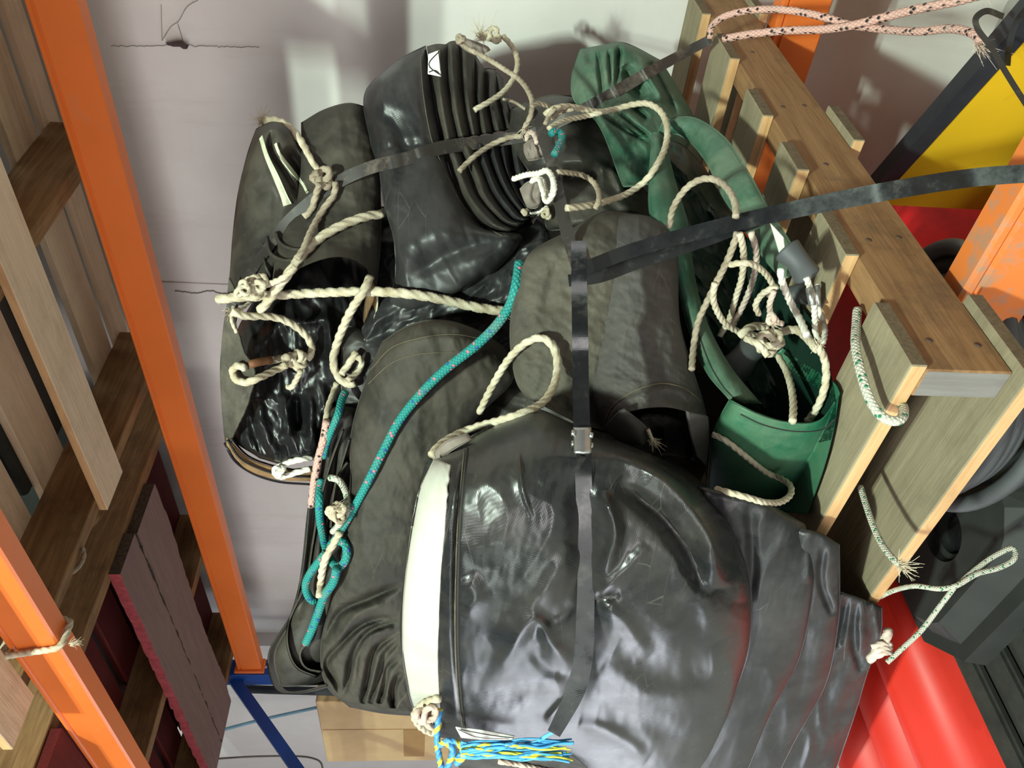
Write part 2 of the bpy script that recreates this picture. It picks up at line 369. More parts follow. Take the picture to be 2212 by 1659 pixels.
def sheet(name, rows, mat, parent=None, th=.003, disp=None, res=5, solid=True, dmode=False, lift=None, backmat=None):
    """thin cloth of real thickness. rows of (px,py,Y) (or depth if dmode). lift: lie that far off what is already built"""
    L = max(sum(math.dist(a[:2], b[:2]) for a, b in zip(r, r[1:])) for r in rows)
    Lt = max(sum(math.dist(rows[i][k][:2], rows[i + 1][k][:2]) for i in range(len(rows) - 1)) for k in (0, -1))
    m = int(min(160, max(6, L / res))); n = int(min(160, max(6, Lt / res)))
    G = surf_grid(rows, n, m); px, py = G[..., 0], G[..., 1]
    if lift is not None:
        d = depth_at(px.ravel(), py.ravel()).reshape(px.shape) - lift
    else: d = G[..., 2] if dmode else dY(px, py, G[..., 2])
    if disp is not None: d = d - disp(px, py)
    V = W(px, py, d); du = np.gradient(V, axis=0); dv = np.gradient(V, axis=1); nr = np.cross(du, dv); nr /= np.linalg.norm(nr, axis=-1, keepdims=True) + 1e-12
    toward = np.sum(nr * (OFF - V), -1, keepdims=True); nr = np.where(toward.mean() > 0, nr, -nr)
    V2 = V - nr * th; N = n * m; A = np.vstack([V.reshape(-1, 3), V2.reshape(-1, 3)]); flip = toward.mean() < 0
    f1 = grid_faces(n, m); f2 = grid_faces(n, m, off=N); Fc = ([f[::-1] for f in f1] + f2) if flip else (f1 + [f[::-1] for f in f2])
    mi = [0] * len(f1) + [1 if backmat else 0] * len(f2); k0 = len(Fc)
    for i in range(n - 1):
        a, b = i * m, (i + 1) * m; Fc.append((a, b, b + N, a + N)); a, b = i * m + m - 1, (i + 1) * m + m - 1; Fc.append((b, a, a + N, b + N))
    for j in range(m - 1):
        Fc.append((j + 1, j, j + N, j + 1 + N)); k = (n - 1) * m + j; Fc.append((k, k + 1, k + 1 + N, k + N))
    mi += [0] * (len(Fc) - k0)
    return mesh(name, A, Fc, [mat, backmat] if backmat else mat, parent, solid=solid, mi=mi)
_trees = []
def depth_at(px, py, miss=np.nan):
    """distance along the pixel rays to the nearest thing already built"""
    while len(_trees) < len(SOLID):
        V, Fc = SOLID[len(_trees)]; x, y, z = proj(V); ok = bool((z > .05).all())
        bb = (x.min() - 3, x.max() + 3, y.min() - 3, y.max() + 3) if ok else (-1e9, 1e9, -1e9, 1e9)
        _trees.append((BVHTree.FromPolygons(V.tolist(), [tuple(int(i) for i in f) for f in Fc]), bb))
    px = np.asarray(px, float); py = np.asarray(py, float); rr = rays(px, py); L = np.linalg.norm(rr, axis=1); dr = rr / L[:, None]; o = Vector(OFF); out = np.full(len(rr), np.inf)
    for t, (a, b, c, d) in _trees:
        for i in np.nonzero((px > a) & (px < b) & (py > c) & (py < d))[0]:
            h = t.ray_cast(o, Vector(dr[i]))
            if h[0] is not None: out[i] = min(out[i], h[3] / L[i])
    return np.where(np.isinf(out), miss, out)
def tube(P, Rr, nseg=10, lobes=0, pitch=.04, uvscale=None, cap=True, lobeamp=.34):
    """rings round a 3-D path; lobes=3 gives a laid rope"""
    P = np.asarray(P); n = len(P); T = np.gradient(P, axis=0); T /= np.linalg.norm(T, axis=1, keepdims=True) + 1e-12
    u = np.cross(T[0], [0.3, .5, .8]); u /= np.linalg.norm(u); U = [u]
    for i in range(1, n):
        u = U[-1] - T[i] * (U[-1] @ T[i]); U.append(u / np.linalg.norm(u))
    U = np.array(U); Vv = np.cross(T, U); s_ = np.r_[0, np.cumsum(np.linalg.norm(np.diff(P, axis=0), axis=1))]
    th = np.linspace(0, 2 * np.pi, nseg, endpoint=False)[None, :]; Rr = np.broadcast_to(np.asarray(Rr, float), (n,))[:, None]
    if lobes:
        tw = (s_ / pitch * 2 * np.pi)[:, None]; r = Rr * (1 - lobeamp + lobeamp * np.abs(np.cos(lobes / 2 * th)) ** .7); ang = th + tw
    else: r = Rr * np.ones_like(th); ang = th + 0 * s_[:, None]
    V = P[:, None] + r[..., None] * (np.cos(ang)[..., None] * U[:, None] + np.sin(ang)[..., None] * Vv[:, None])
    V = V.reshape(-1, 3); Fc = grid_faces(n, nseg, True); uv = []
    D = 2 * float(np.mean(Rr))
    for i in range(n - 1):
        a, b = s_[i] / D, s_[i + 1] / D
        for j in range(nseg):
            c, d = j / nseg, (j + 1) / nseg; uv.append([(a, c), (a, d), (b, d), (b, c)])
    if cap:
        Fc.append(tuple(range(nseg))[::-1]); uv.append([(0, 0)] * nseg); Fc.append(tuple(range((n - 1) * nseg, n * nseg))); uv.append([(0, 0)] * nseg)
    return V, Fc, uv
def smooth1(d, k):
    if k < 1: return d
    w = np.exp(-np.linspace(-2, 2, 2 * k + 1) ** 2); w /= w.sum(); return np.convolve(np.pad(d, k, mode='edge'), w, 'valid')
def path3(pts, wpx, lift=0, slope=.0009, sm=5, step=4.0, extra=.9):
    """pixel polyline (points may carry their own depth) -> px,py,depth lying on what has been built"""
    L = sum(math.dist(a[:2], b[:2]) for a, b in zip(pts, pts[1:])); n = max(8, int(L / step) * 1 + 1)
    Q = cr([(p[0], p[1]) for p in pts], n); px, py = Q[:, 0], Q[:, 1]; st = L / n
    fixed = [(i, p[2]) for i, p in enumerate(pts) if len(p) > 2]
    if len(fixed) == len(pts):
        # depth by nearest param
        idx = [int(np.argmin((px - p[0]) ** 2 + (py - p[1]) ** 2)) for p in pts]; idx[0] = 0; idx[-1] = n - 1
        for i in range(1, len(idx)): idx[i] = max(idx[i], idx[i - 1] + 1)
        d = np.interp(np.arange(n), idx, [p[2] for p in pts]); return px, py, smooth1(d, min(sm, n // 3))
    d = depth_at(px, py, 9.0); Rm = wpx / 2 / F; d = d * (1 - Rm * extra) - lift
    kk = {}
    for i, dd in fixed: kk[int(np.argmin((px - pts[i][0]) ** 2 + (py - pts[i][1]) ** 2))] = dd
    for i, dd in kk.items():
        j = np.abs(np.arange(n) - i) * st; w = np.clip(1 - j / 60, 0, 1); d = d * (1 - w) + dd * w
    # slope-limited envelope, then smooth
    for i in range(1, n): d[i] = min(d[i], d[i - 1] + slope * st)
    for i in range(n - 2, -1, -1): d[i] = min(d[i], d[i + 1] + slope * st)
    ds = smooth1(d, min(sm, n // 3)); return px, py, np.minimum(ds, d + .004)
def rope(name, pts, wpx, mat, label=None, parent=None, kind='laid', lift=0, slope=.0009, sm=5, cat='rope', group=None, taper=None, solid=True, pitchk=4.0, Rm=None):
    px, py, d = path3(pts, wpx, lift, slope, sm); P = W(px, py, d)
    Rr = Rm if Rm else wpx / 2 * np.mean(d) / F
    Ls = np.sum(np.linalg.norm(np.diff(P, axis=0), axis=1)); pitch = Rr * 2 * pitchk
    n = int(min(900, max(6, Ls / (pitch / 11 if kind == 'laid' else Rr * .9)))); s_ = np.r_[0, np.cumsum(np.linalg.norm(np.diff(P, axis=0), axis=1))]
    q = np.linspace(0, s_[-1], n); P = np.stack([np.interp(q, s_, P[:, k]) for k in range(3)], 1)
    for k in range(3): P[:, k] = smooth1(P[:, k], 2) if n > 12 else P[:, k]
    rr = np.full(n, Rr)
    if taper: rr = rr * np.linspace(1, taper, n)
    if kind == 'laid': V, Fc, uv = tube(P, rr, 15, 3, pitch)
    else: V, Fc, uv = tube(P, rr, 12)
    o = mesh(name, V, Fc, mat, parent, uv, solid=solid)
    if label: tag(o, label, cat, group)
    o_end[0] = (P[0], P[0] - P[2], P[-1], P[-1] - P[-3], Rr); return o
o_end = [None]
def fray(parent, mat='fray_fibre', at=1, n=26, L=.03, spread=.5, name='frayed_end', r=.00045, droop=.3):
    p0, t0, p1, t1, Rr = o_end[0]; p, t = (p1, t1) if at else (p0, t0); t = _n(t); Vs, Fs, o = [], [], 0
    for i in range(int(n * 2.2)):
        v = _n(t + rng.normal(0, spread, 3)); l = L * rng.uniform(.4, 1); k = np.linspace(0, 1, 6)[:, None]
        c = rng.normal(0, .7, 3); P = p + rng.normal(0, Rr * .45, 3) + v * l * k + c * l * .4 * k ** 2 + np.array([0, 0, -droop * l]) * k ** 2
        V, Fc, _ = tube(P, r * np.linspace(1.2, .5, 6), 4, cap=False); Vs.append(V); Fs += [tuple(a + o for a in f) for f in Fc]; o += len(V)
    f = mesh(name, np.vstack(Vs), Fs, mat, parent); f['kind'] = 'stuff'; return f
def ribbon(name, pts, wpx, mat, label=None, parent=None, lift=.003, slope=.0006, sm=8, th=.0012, cat='strap', tilt=0, solid=True, widths=None):
    px, py, d = path3(pts, 2, lift, slope, sm); n = len(px); T = np.stack([np.gradient(px), np.gradient(py)], 1); T /= np.linalg.norm(T, axis=1, keepdims=True)
    Nn = np.stack([-T[:, 1], T[:, 0]], 1); ww = np.interp(np.linspace(0, 1, n), np.linspace(0, 1, len(widths)), widths) if widths else np.full(n, wpx)
    A, Bq = [], []
    for sgn in (-1, 1):
        qx = px + Nn[:, 0] * ww / 2 * sgn; qy = py + Nn[:, 1] * ww / 2 * sgn
        A.append(W(qx, qy, d + tilt * sgn)); Bq.append(W(qx, qy, d + tilt * sgn + th))
    V = np.stack([A[0], A[1], Bq[1], Bq[0]], 1).reshape(-1, 3); Fc = grid_faces(n, 4, True) + [(0, 1, 2, 3), tuple((n - 1) * 4 + k for k in (3, 2, 1, 0))]
    o = mesh(name, V, Fc, mat, parent, smooth=False, solid=solid)
    if label: tag(o, label, cat)
    return o
# ------------------------------------------------------------------ setting
WY = 2.0
for nm, b in (('floor', ((-6.5, 2.2), (-5.5, 2.2), (-1.40, -1.35))),):
    box(nm, b, 'floor_concrete', bev=0)['kind'] = 'structure'
wall = box('wall_back', ((-3.62, 2.2), (WY, WY + .15), (-1.35, 2.3)), 'wall_paint', bev=0); wall['kind'] = 'structure'
w2 = box('wall_far', ((-6.5, -3.62), (WY - .07, WY + .15), (-1.35, 2.3)), 'wall_paint', bev=0); w2['kind'] = 'structure'
def wp(px, py, off=.002): # a point on the back wall
    r = rays(np.array([px], float), np.array([py], float))[0]; return r * ((WY - off) / r[1]) + OFF
# raised joint band between the concrete panels, with its crack
a, b = wp(440, 612), wp(440, 634)
tr = box('trim_1', ((min(a[0], b[0]), max(a[0], b[0])), (WY - .004, WY), (-1.3, 2.2)), 'wall_paint', bev=.002); tr['kind'] = 'structure'
def wallcrack(name, pts, r):
    P = np.array([wp(x, y, .0045) for x, y in pts]); Q = cr(P[:, [0, 2, 1]], 60)[:, [0, 2, 1]]; Q[:, 0] += rng.normal(0, .0012, 60)
    V, Fc, _ = tube(Q, r, 5); o = mesh(name, V, Fc, 'web'); o['kind'] = 'structure'; return o
wallcrack('wall_crack', [(378, 628), (400, 631), (425, 633), (452, 628), (480, 634), (530, 630)], .0022)
wallcrack('wall_crack', [(240, 99), (300, 100), (370, 98), (450, 100), (560, 102)], .0008)
# dead leaf hanging in a cobweb on the wall
t = thing('hanging_leaf', wp(384, 97), 'small dark dead leaf hanging in cobweb threads on the painted wall', 'leaf')
pts = [(357, 92), (368, 91), (382, 89), (392, 88), (400, 94), (408, 98), (404, 106), (396, 106), (388, 101), (374, 101), (362, 97)]
n = len(pts); V = [wp(x, y, .012 + .003 * (i % 3)) for i, (x, y) in enumerate(pts)] + [wp(x, y, .007) for x, y in pts]
mesh('blade', V, [tuple(range(n)), tuple(range(2 * n - 1, n - 1, -1))] + [(i, i + n, (i + 1) % n + n, (i + 1) % n) for i in range(n)], 'dead_leaf', t, smooth=False)
for th in ([(350, 88), (372, 55), (384, 48), (405, 14), (428, 0)], [(350, 88), (348, 10)], [(384, 52), (396, 92)]):
    P = np.array([wp(x, y, .006) for x, y in th]); V, Fc, _ = tube(cr(P[:, [0, 2, 1]], 24)[:, [0, 2, 1]], .0007, 4); mesh('thread', V, Fc, 'web', t)
# ------------------------------------------------------------------ racking
def beam(name, x0, x1, y0, z0, mat, label, endx=None):
    y1, z1 = y0 + .05, z0 + .1
    t = thing('rack_beam', ((x0 + x1) / 2, y0, z0 + H), label, 'shelving beam', 'orange shelving beams')
    pr = [(y0, z0 + .004), (y0 + .004, z0), (y1 - .004, z0), (y1, z0 + .004), (y1, z1 - .004), (y1 - .004, z1), (y0 + .006, z1), (y0 + .001, z1 - .004), (y0 + .0005, z1 - .011), (y0 + .006, z1 - .0145), (y0 + .006, z1 - .0165), (y0, z1 - .02)]
    prism('box_section', pr, x0, x1, mat, t)
    if endx is not None: box('end_connector', ((endx - .012, endx + .004), (y0 - .012, y1), (z0 - .012, z1 + .012)), mat, t, .003)
    return t
beam('rack_beam', -3.3, 1.0, 1.65, .715, 'orange_paint', 'long orange beam running down the left side against the white wall', -3.3)
beam('rack_beam', -3.3, 1.0, .80, .715, 'orange_paint', 'orange beam in the bottom left corner with a rope tied round it', -3.3)
beam('rack_beam', -3.3, 1.0, 1.62, -.745, 'orange_paint', 'orange beam behind the grey wooden pallet, next to the wall', -3.3)
beam('rack_beam', -3.3, 1.0, .77, -.745, 'worn_orange', 'scuffed orange beam under the front edge of the wooden pallet', -3.3)
t = thing('rack_frame', (-3.35, 1.25, 0), 'blue steel upright frame with a slanted brace beyond the orange beams', 'shelving frame')
for y in (.79, 1.63): post = box('post', ((-3.40, -3.312), (y, y + .075), (-1.35, 2.1)), 'blue_paint', t, .004)
def bar(name, p, q, w, mat, parent):
    p = np.array(p, float); q = np.array(q, float); T = _n(q - p); u = np.array([1, 0, 0]) if abs(T[0]) < .9 else np.array([0, 1, 0]); v = _n(np.cross(T, u)); u = np.cross(v, T)
    V = [c + OFF + u * a * w[0] / 2 + v * b * w[1] / 2 for c in (p, q) for a, b in ((-1, -1), (1, -1), (1, 1), (-1, 1))]
    return mesh(name, V, [(0, 1, 2, 3), (7, 6, 5, 4)] + [(i, i + 4, (i + 1) % 4 + 4, (i + 1) % 4) for i in range(4)], mat, parent, smooth=False, solid=True)
for p, q in (((-3.355, 1.63, .83), (-3.355, .86, .17)), ((-3.355, .86, .10), (-3.355, 1.63, -.55)), ((-3.355, 1.63, -.62), (-3.355, .86, -1.25)), ((-3.355, .86, 1.6), (-3.355, 1.63, .93))):
    bar('brace', p, q, (.03, .045), 'blue_paint', t)
for z in (.70, .74): 
    V, Fc, _ = tube(np.array([(-3.311, 1.665, z + H), (-3.300, 1.665, z + H)]), .006, 10); mesh('bolt', V, Fc, 'galvanised', post)
# grey pole, pale blue cable and thin wire beyond the frame
def line3(name, pts, r, mat, label, cat, nseg=8, parent=None):
    P = np.array([W(np.array([x]), np.array([y]), np.array([d]))[0] for x, y, d in pts]); V, Fc, _ = tube(cr(P, max(2, len(pts) * 8)) if len(pts) > 2 else P, r, nseg)
    o = mesh(name, V, Fc, mat, parent, solid=True); return tag(o, label, cat) if label else o
q0 = W(np.array([518.]), np.array([1488.]), np.array([3.5]))[0]; V, Fc, _ = tube(np.array([q0, [q0[0] - .06, q0[1] - .05, .002]]), .018, 10); tag(mesh('pole', V, Fc, 'hose_rubber', solid=True), 'dull grey pole behind the blue frame, beside the taped cardboard box', 'pole')
line3('cable', [(440, 1588, 4.02), (560, 1556, 4.05), (705, 1524, 4.07)], .008, 'blue_cable', 'pale blue cable on the far wall crossing behind the blue brace', 'cable')
line3('hanging_wire', [(440, 1641, 3.3), (560, 1634, 3.3), (650, 1634, 3.3), (682, 1640, 3.3), (700, 1672, 3.3)], .004, 'web', 'thin dark wire in front of the blue brace at the bottom', 'wire')
# cartons in the next bay
def carton(z0, z1, label, tape):
    t = thing('cardboard_box', (-3.83, 1.72, z0 + H), label, 'box', 'cartons in the next bay')
    box('carton', ((-4.16, -3.50), (1.60, 1.88), (z0, z1)), 'cardboard', t, .004)
    if tape:
        box('flap_seam', ((-3.788, -3.782), (1.5985, 1.602), (z0 + .01, z1 - .01)), 'brown_tape', t, 0)
        box('tape', ((-4.10, -3.79), (1.5975, 1.601), (.02, .12)), 'brown_tape', t, 0)
carton(-.1, .5, 'cardboard box with a strip of brown tape below the folded tarps', True)
carton(-.7, -.104, 'lower cardboard box, under the taped cardboard box', False)
carton(-1.35, -.704, 'lowest cardboard box on the floor under the taped box', False)
# ------------------------------------------------------------------ pallets
def endsel(n): return 1 if abs(n[0]) > .8 else (2 if n[1] < -.8 else 0)
def ysel(n): return 1 if abs(n[1]) > .8 else 0
pal = thing('wooden_pallet', (-1.15, 1.2, -.64 + H), 'weathered grey wooden pallet carrying the strapped tarps on the right', 'pallet')
PX0, PX1 = -1.75, -.545
for y0, y1, dx in ((.61, .72, 0), (.815, .92, .0), (1.02, 1.105, .004), (1.2, 1.3, 0), (1.42, 1.54, .003), (1.65, 1.77, 0)):
    box('deck_board', ((PX0, PX1 + dx + .006), (y0, y1), (-.52, -.50)), ['grey_wood_X', 'end_grain', 'fresh_wood_X'], pal, .0015, sel=endsel)
for x in (PX0, -1.17, PX1 - .04):
    st_ = box('stringer', ((x, x + .04), (.61, 1.77), (-.62, -.52)), ['stringer_wood', 'grey_end'], pal, .002, sel=ysel)
for y0, y1 in ((.59, .735), (1.12, 1.24), (1.66, 1.77)):
    box('bottom_board', ((PX0, PX1 + .012), (y0, y1), (-.64, -.62)), ['grey_wood_X', 'end_grain', 'fresh_wood_X'], pal, .0015, sel=endsel)
for y, z in ((.66, -.545), (.655, -.60), (.86, -.55), (.87, -.595), (1.06, -.56), (1.25, -.55), (1.26, -.59), (1.48, -.56)):
    V, Fc, _ = tube(np.array([(PX1 - .004, y, z + H), (PX1 + .0006, y, z + H)]), .0042, 10); mesh('nail', V, Fc, 'nail_head', st_)
up = thing('wooden_pallet', (-1.0, 1.3, .815 + H), 'pale new wooden pallet overhead in the top left corner', 'pallet')
for y0, y1 in ((.68, .79), (1.265, 1.39), (1.79, 1.90)):
    box('bottom_board', ((-1.69, -.35), (y0, y1), (.815, .835)), ['new_wood_X', 'fresh_wood_X', 'fresh_wood_X'], up, .0015, sel=endsel)
for x in (-1.69, -1.02, -.39):
    box('stringer', ((x, x + .04), (.68, 1.90), (.835, .965)), 'old_wood_Y', up, .002)
for y0, y1 in ((.68, .79), (.86, .97), (1.05, 1.215), (1.29, 1.43), (1.50, 1.58), (1.70, 1.825), (1.87, 1.95)):
    box('deck_board', ((-1.69, -.35), (y0, y1), (.965, .985)), 'new_wood_X', up, .0015)
rp = thing('wooden_pallet', (-2.6, 1.3, .815 + H), 'old pallet with flaking dark red boards overhead on the lower left', 'pallet')
def slab(name, x0, x1, ya, yb, parent, seed, edge=1):
    """one ragged weathered plank, underside at z=.815"""
    n = 70; xs = np.linspace(x0, x1, n); e = np.array([wrinkle(xs * 900, xs * 0 + seed * 40 + k, .010, 40, 0, 1, seed, False) for k in (0, 500)])
    A = ya(xs) + e[0]; Bq = yb(xs) + e[1] * .6; V = []
    for z in (.815, .845):
        for i in range(n): V.append((xs[i], A[i], z + H)); V.append((xs[i], Bq[i], z + H))
    Fc, mi = [], []
    for i in range(n - 1):
        a = 2 * i; b = 2 * n + a
        Fc += [(a, a + 1, a + 3, a + 2), (b, b + 2, b + 3, b + 1), (a, a + 2, b + 2, b), (a + 1, b + 1, b + 3, a + 3)]; mi += [0, 0, edge, 0]
    Fc += [(0, 2 * n, 2 * n + 1, 1), (2 * n - 2, 2 * n - 1, 4 * n - 1, 4 * n - 2)]; mi += [2, 0]
    return mesh(name, V, Fc, ['red_wood', 'red_edge', 'broken_wood'], parent, smooth=False, mi=mi, solid=True)
slab('bottom_board', -1.885, -3.31, lambda x: 1.205 + 0 * x, lambda x: 1.335 + .012 * np.clip((-1.9 - x) / .9, 0, 1), rp, 1)
slab('bottom_board', -1.90, -3.31, lambda x: 1.345 + .006 * np.clip((-1.9 - x) / .9, 0, 1), lambda x: 1.53 - .02 * np.abs(np.sin(x * 3)), rp, 2, 2)
for y0, y1 in ((.70, .80), (1.76, 1.9)): box('bottom_board', ((-3.31, -1.87), (y0, y1), (.815, .84)), 'dark_red_wood', rp, .0015)
for x in (-1.915, -2.60, -3.31): box('stringer', ((x, x + .045), (.68, 1.9), (.845, .965)), 'old_wood_Y', rp, .002)
for y0, y1 in ((.70, .86), (.88, 1.04), (1.07, 1.2), (1.24, 1.36), (1.40, 1.56), (1.6, 1.72), (1.76, 1.9)):
    box('deck_board', ((-3.31, -1.87), (y0, y1), (.965, .99)), 'dark_red_wood', rp, .0015)
# load above: poles, and dark boxes added to block light
for k, (y, r) in enumerate(((.74, .045), (.85, .05), (.96, .045), (1.07, .052), (1.18, .046))):
    V, Fc, _ = tube(np.array([(x, y + .004 * math.sin(x * 9 + k), .985 + r + H) for x in np.linspace(-1.66 + .02 * k, -.3, 14)]), r, 14)
    tag(mesh('timber_pole', V, Fc, 'log_wood', solid=True), 'round timber pole lying on the pale pallet, %s from the front edge' % ('first', 'second', 'third', 'fourth', 'fifth')[k], 'pole', 'timber poles on the pale pallet')
tag(box('light_block', ((-1.64, -.36), (1.26, 1.66), (.985, 1.35)), 'black_rubber', bev=.01), 'dark light-blocking box added on the pale pallet, seen through its boards', 'light blocker')
tag(box('light_block', ((-3.28, -1.9), (.74, 1.86), (.99, 1.4)), 'black_rubber', bev=.01), 'dark light-blocking box added on the red boarded pallet', 'light blocker')
# ------------------------------------------------------------------ below the pallet
for k, (x, r, z) in enumerate(((-1.435, .10, -1.0), (-1.63, .085, -1.02), (-1.81, .085, -1.02), (-1.425, .118, -1.23), (-1.665, .118, -1.23), (-1.905, .118, -1.23))):
    lab = ('large red plastic tube, rightmost of the red tubes, beside the black rubber mats', 'darker red plastic tube in the middle of the red tubes', 'red plastic tube, leftmost of the top row beneath the black tarp',
           'red plastic tube in the bottom layer under the rightmost tube', 'red plastic tube in the bottom layer under the middle tube', 'red plastic tube in the bottom layer under the leftmost tube')[k]
    ang = np.linspace(0, 2 * np.pi, 40, endpoint=False); rr = r * (1 + (.05 * np.cos(6 * ang + 1.2) if k == 0 else 0 * ang))
    pr = [(x + a * math.cos(t_), z + a * math.sin(t_)) for a, t_ in zip(rr, ang)]
    tag(prism('plastic_tube', pr, .43, 1.55, 'red_plastic', axis='Y', smooth=True), lab, 'tube', 'red plastic tubes on the floor')
for k in range(5):
    t = thing('rubber_mat', (-.86, .8, -1.35 + k * .08 + H), ('lowest ribbed black rubber mat of the stack on the floor', 'second lowest ribbed black rubber mat of the stack', 'middle ribbed black rubber mat of the stack', 'fourth ribbed black rubber mat up the stack', 'topmost ribbed black rubber mat, beside the largest red tube')[k], 'mat', 'rubber mats on the floor')
    dx = (.02, 0, .03, .01, 0)[k]
    box('mat_slab', ((-1.295 + dx, -.5 + dx), (.10 + dx, .98), (-1.35 + k * .08, -1.274 + k * .08)), 'mat_rubber', t, .006, 2)
    if k == 4:
        for j in range(10): box('rib', ((-1.285 + j * .075, -1.235 + j * .075), (.10, .97), (-.955, -.935)), 'mat_rubber', t, .006, 2)
# octagonal rubber foot with a round socket
t = thing('rubber_weight', (-1.03, .74, -.935 + H), 'black moulded rubber weight with a round socket, under the front of the pallet', 'base')
def octo(cx, cy, a, b, ch): return [(cx - a, cy - b + ch), (cx - a + ch, cy - b), (cx + a - ch, cy - b), (cx + a, cy - b + ch), (cx + a, cy + b - ch), (cx + a - ch, cy + b), (cx - a + ch, cy + b), (cx - a, cy + b - ch)]
def loft2(name, pa, za, pb, zb, mat, parent):
    n = len(pa); V = [(x, y, za + H) for x, y in pa] + [(x, y, zb + H) for x, y in pb]
    return mesh(name, V, [(i, (i + 1) % n, n + (i + 1) % n, n + i) for i in range(n)] + [tuple(range(n))[::-1], tuple(range(n, 2 * n))], mat, parent, smooth=False, solid=True)
loft2('plate', octo(-1.07, .80, .22, .19, .08), -.935, octo(-1.07, .80, .215, .185, .08), -.895, 'black_rubber', t)
def ray_octo(a, cx, cy, ax_, by_, ch):
    c, s_ = abs(math.cos(a)), abs(math.sin(a)); r = min(ax_ / max(c, 1e-6), by_ / max(s_, 1e-6), (ax_ + by_ - ch) / (c + s_)); return cx + r * math.cos(a), cy + r * math.sin(a)
hx, hy, NA = -1.06, .775, 48
ag = [2 * math.pi * k / NA for k in range(NA)]
rings = [[(*ray_octo(a, -1.07, .80, .185, .16, .06), -.895 + H) for a in ag], [(*ray_octo(a, -1.07, .805, .165, .135, .05), -.86 + H) for a in ag]]
rings += [[(hx + r * math.cos(a), hy + r * math.sin(a), z + H) for a in ag] for r, z in ((.050, -.86), (.047, -.875), (.037, -.877), (.036, -.893))]
V = [v for r in rings for v in r]; Fc = grid_faces(len(rings), NA, True)
mesh('raised_top', V, Fc, 'black_rubber', t, smooth=False, solid=True)
mesh('socket_floor', [(hx + .037 * math.cos(a), hy + .037 * math.sin(a), -.893 + H) for a in ag], [tuple(range(NA))], 'black_film', t, smooth=False)
for k in range(6): 
    a0 = .3 * k; r = .15 + .012 * (k % 3); rx = r * 1.1
    V, Fc, _ = tube(np.array([(-.82 + .01 * k + rx * math.cos(a_ + a0), .86 + r * math.sin(a_ + a0), -.842 + .021 * k + .010 * math.sin(2 * a_ + k) + H) for a_ in np.linspace(0, 6.1, 70)]), .0125, 10)
    if k == 0: hz = thing('rubber_hose', (-.8, .86, -.855 + H), 'coiled grey black rubber hose under the front corner of the pallet', 'hose')
    mesh('coil', V, Fc, 'hose_rubber', hz, solid=True)
# yellow board edged in black steel, standing under the pallet
p0 = np.array([-.341, 1.137]); p1 = np.array([-.709, 1.308]); u = _n(p1 - p0); nn = np.array([-u[1], u[0]]); nn = nn if nn[1] > 0 else -nn
A = p0 - u * .35; Bq = p1 + u * .06
def vpanel(name, a, b, th0, th1, z0, z1, mat, parent):
    q = [a + nn * th0, b + nn * th0, b + nn * th1, a + nn * th1]
    return prism(name, [tuple(x) for x in q], z0, z1, mat, parent, axis='Z')
t = thing('yellow_panel', (*((A + Bq) / 2), 0), 'yellow board with a black edge standing behind the pallet at upper right', 'panel')
vpanel('board', A, Bq, 0, .022, -1.34, -.832, 'yellow_paint', t); vpanel('edge_trim', A - u * .01, Bq, -.004, .026, -.832, -.80, 'navy_steel', t)
tag(prism('red_sack', [(-1.225, 1.0), (-1.225, 1.5), (-1.20, 1.56), (-1.0, 1.6), (-.86, 1.55), (-.80, 1.46), (-.80, 1.42), (-1.0, 1.0)], -1.35, -.82, 'bright_red_cloth', axis='Z'), 'bright red plastic sack seen between the pallet boards', 'sack')
# ------------------------------------------------------------------ the pile of tarps
def S(*st):
    """sum of wrinkles and strokes -> displacement function"""
    def f(px, py):
        r = np.zeros(px.shape)
        for a in st:
            r = r + (wrinkle(px, py, *a[1:]) if a[0] == 'w' else stroke(px, py, *a[1:-1], step=a[-1] == 'step') if a[-1] in ('step', 'line') else stroke(px, py, *a[1:]))
        return r
    return f
def k(pts, w, amp): return ('s', pts, w, amp, 'line')
def stp(pts, w, amp): return ('s', pts, w, amp, 'step')
def strip(name, pairs, Ys, mat, parent, B=.02, T=.05, p=2.0, ends=(.05, .05), disp=None, res=5):
    return pillow(name, [([a, ((a[0] + b[0]) / 2, (a[1] + b[1]) / 2), b], y) for (a, b), y in zip(pairs, Ys)], mat, parent, B, T, p, ends, disp=disp, res=res)
def pit(px, py): return W(np.array([px]), np.array([py]), np.array([1.0]))[0]
def seam(name, pts, mat, parent, r=.0012, lift=.0):
    px, py, d = path3(pts, 3, lift, .002, 2, 5); V, Fc, _ = tube(W(px, py, d), r, 5); return mesh(name, V, Fc, mat, parent)

# --- hidden bottom tarp that carries the rest
V, Fc, N = boxmesh(((-1.62, -.78), (.86, 1.66), (-.499, -.16)), .09, 4)
tag(mesh('folded_tarp', V, Fc, 'dark_canvas', solid=True), 'dark folded tarp at the bottom of the pile, flat on the pallet boards', 'tarp', 'folded tarps strapped to the pallet')

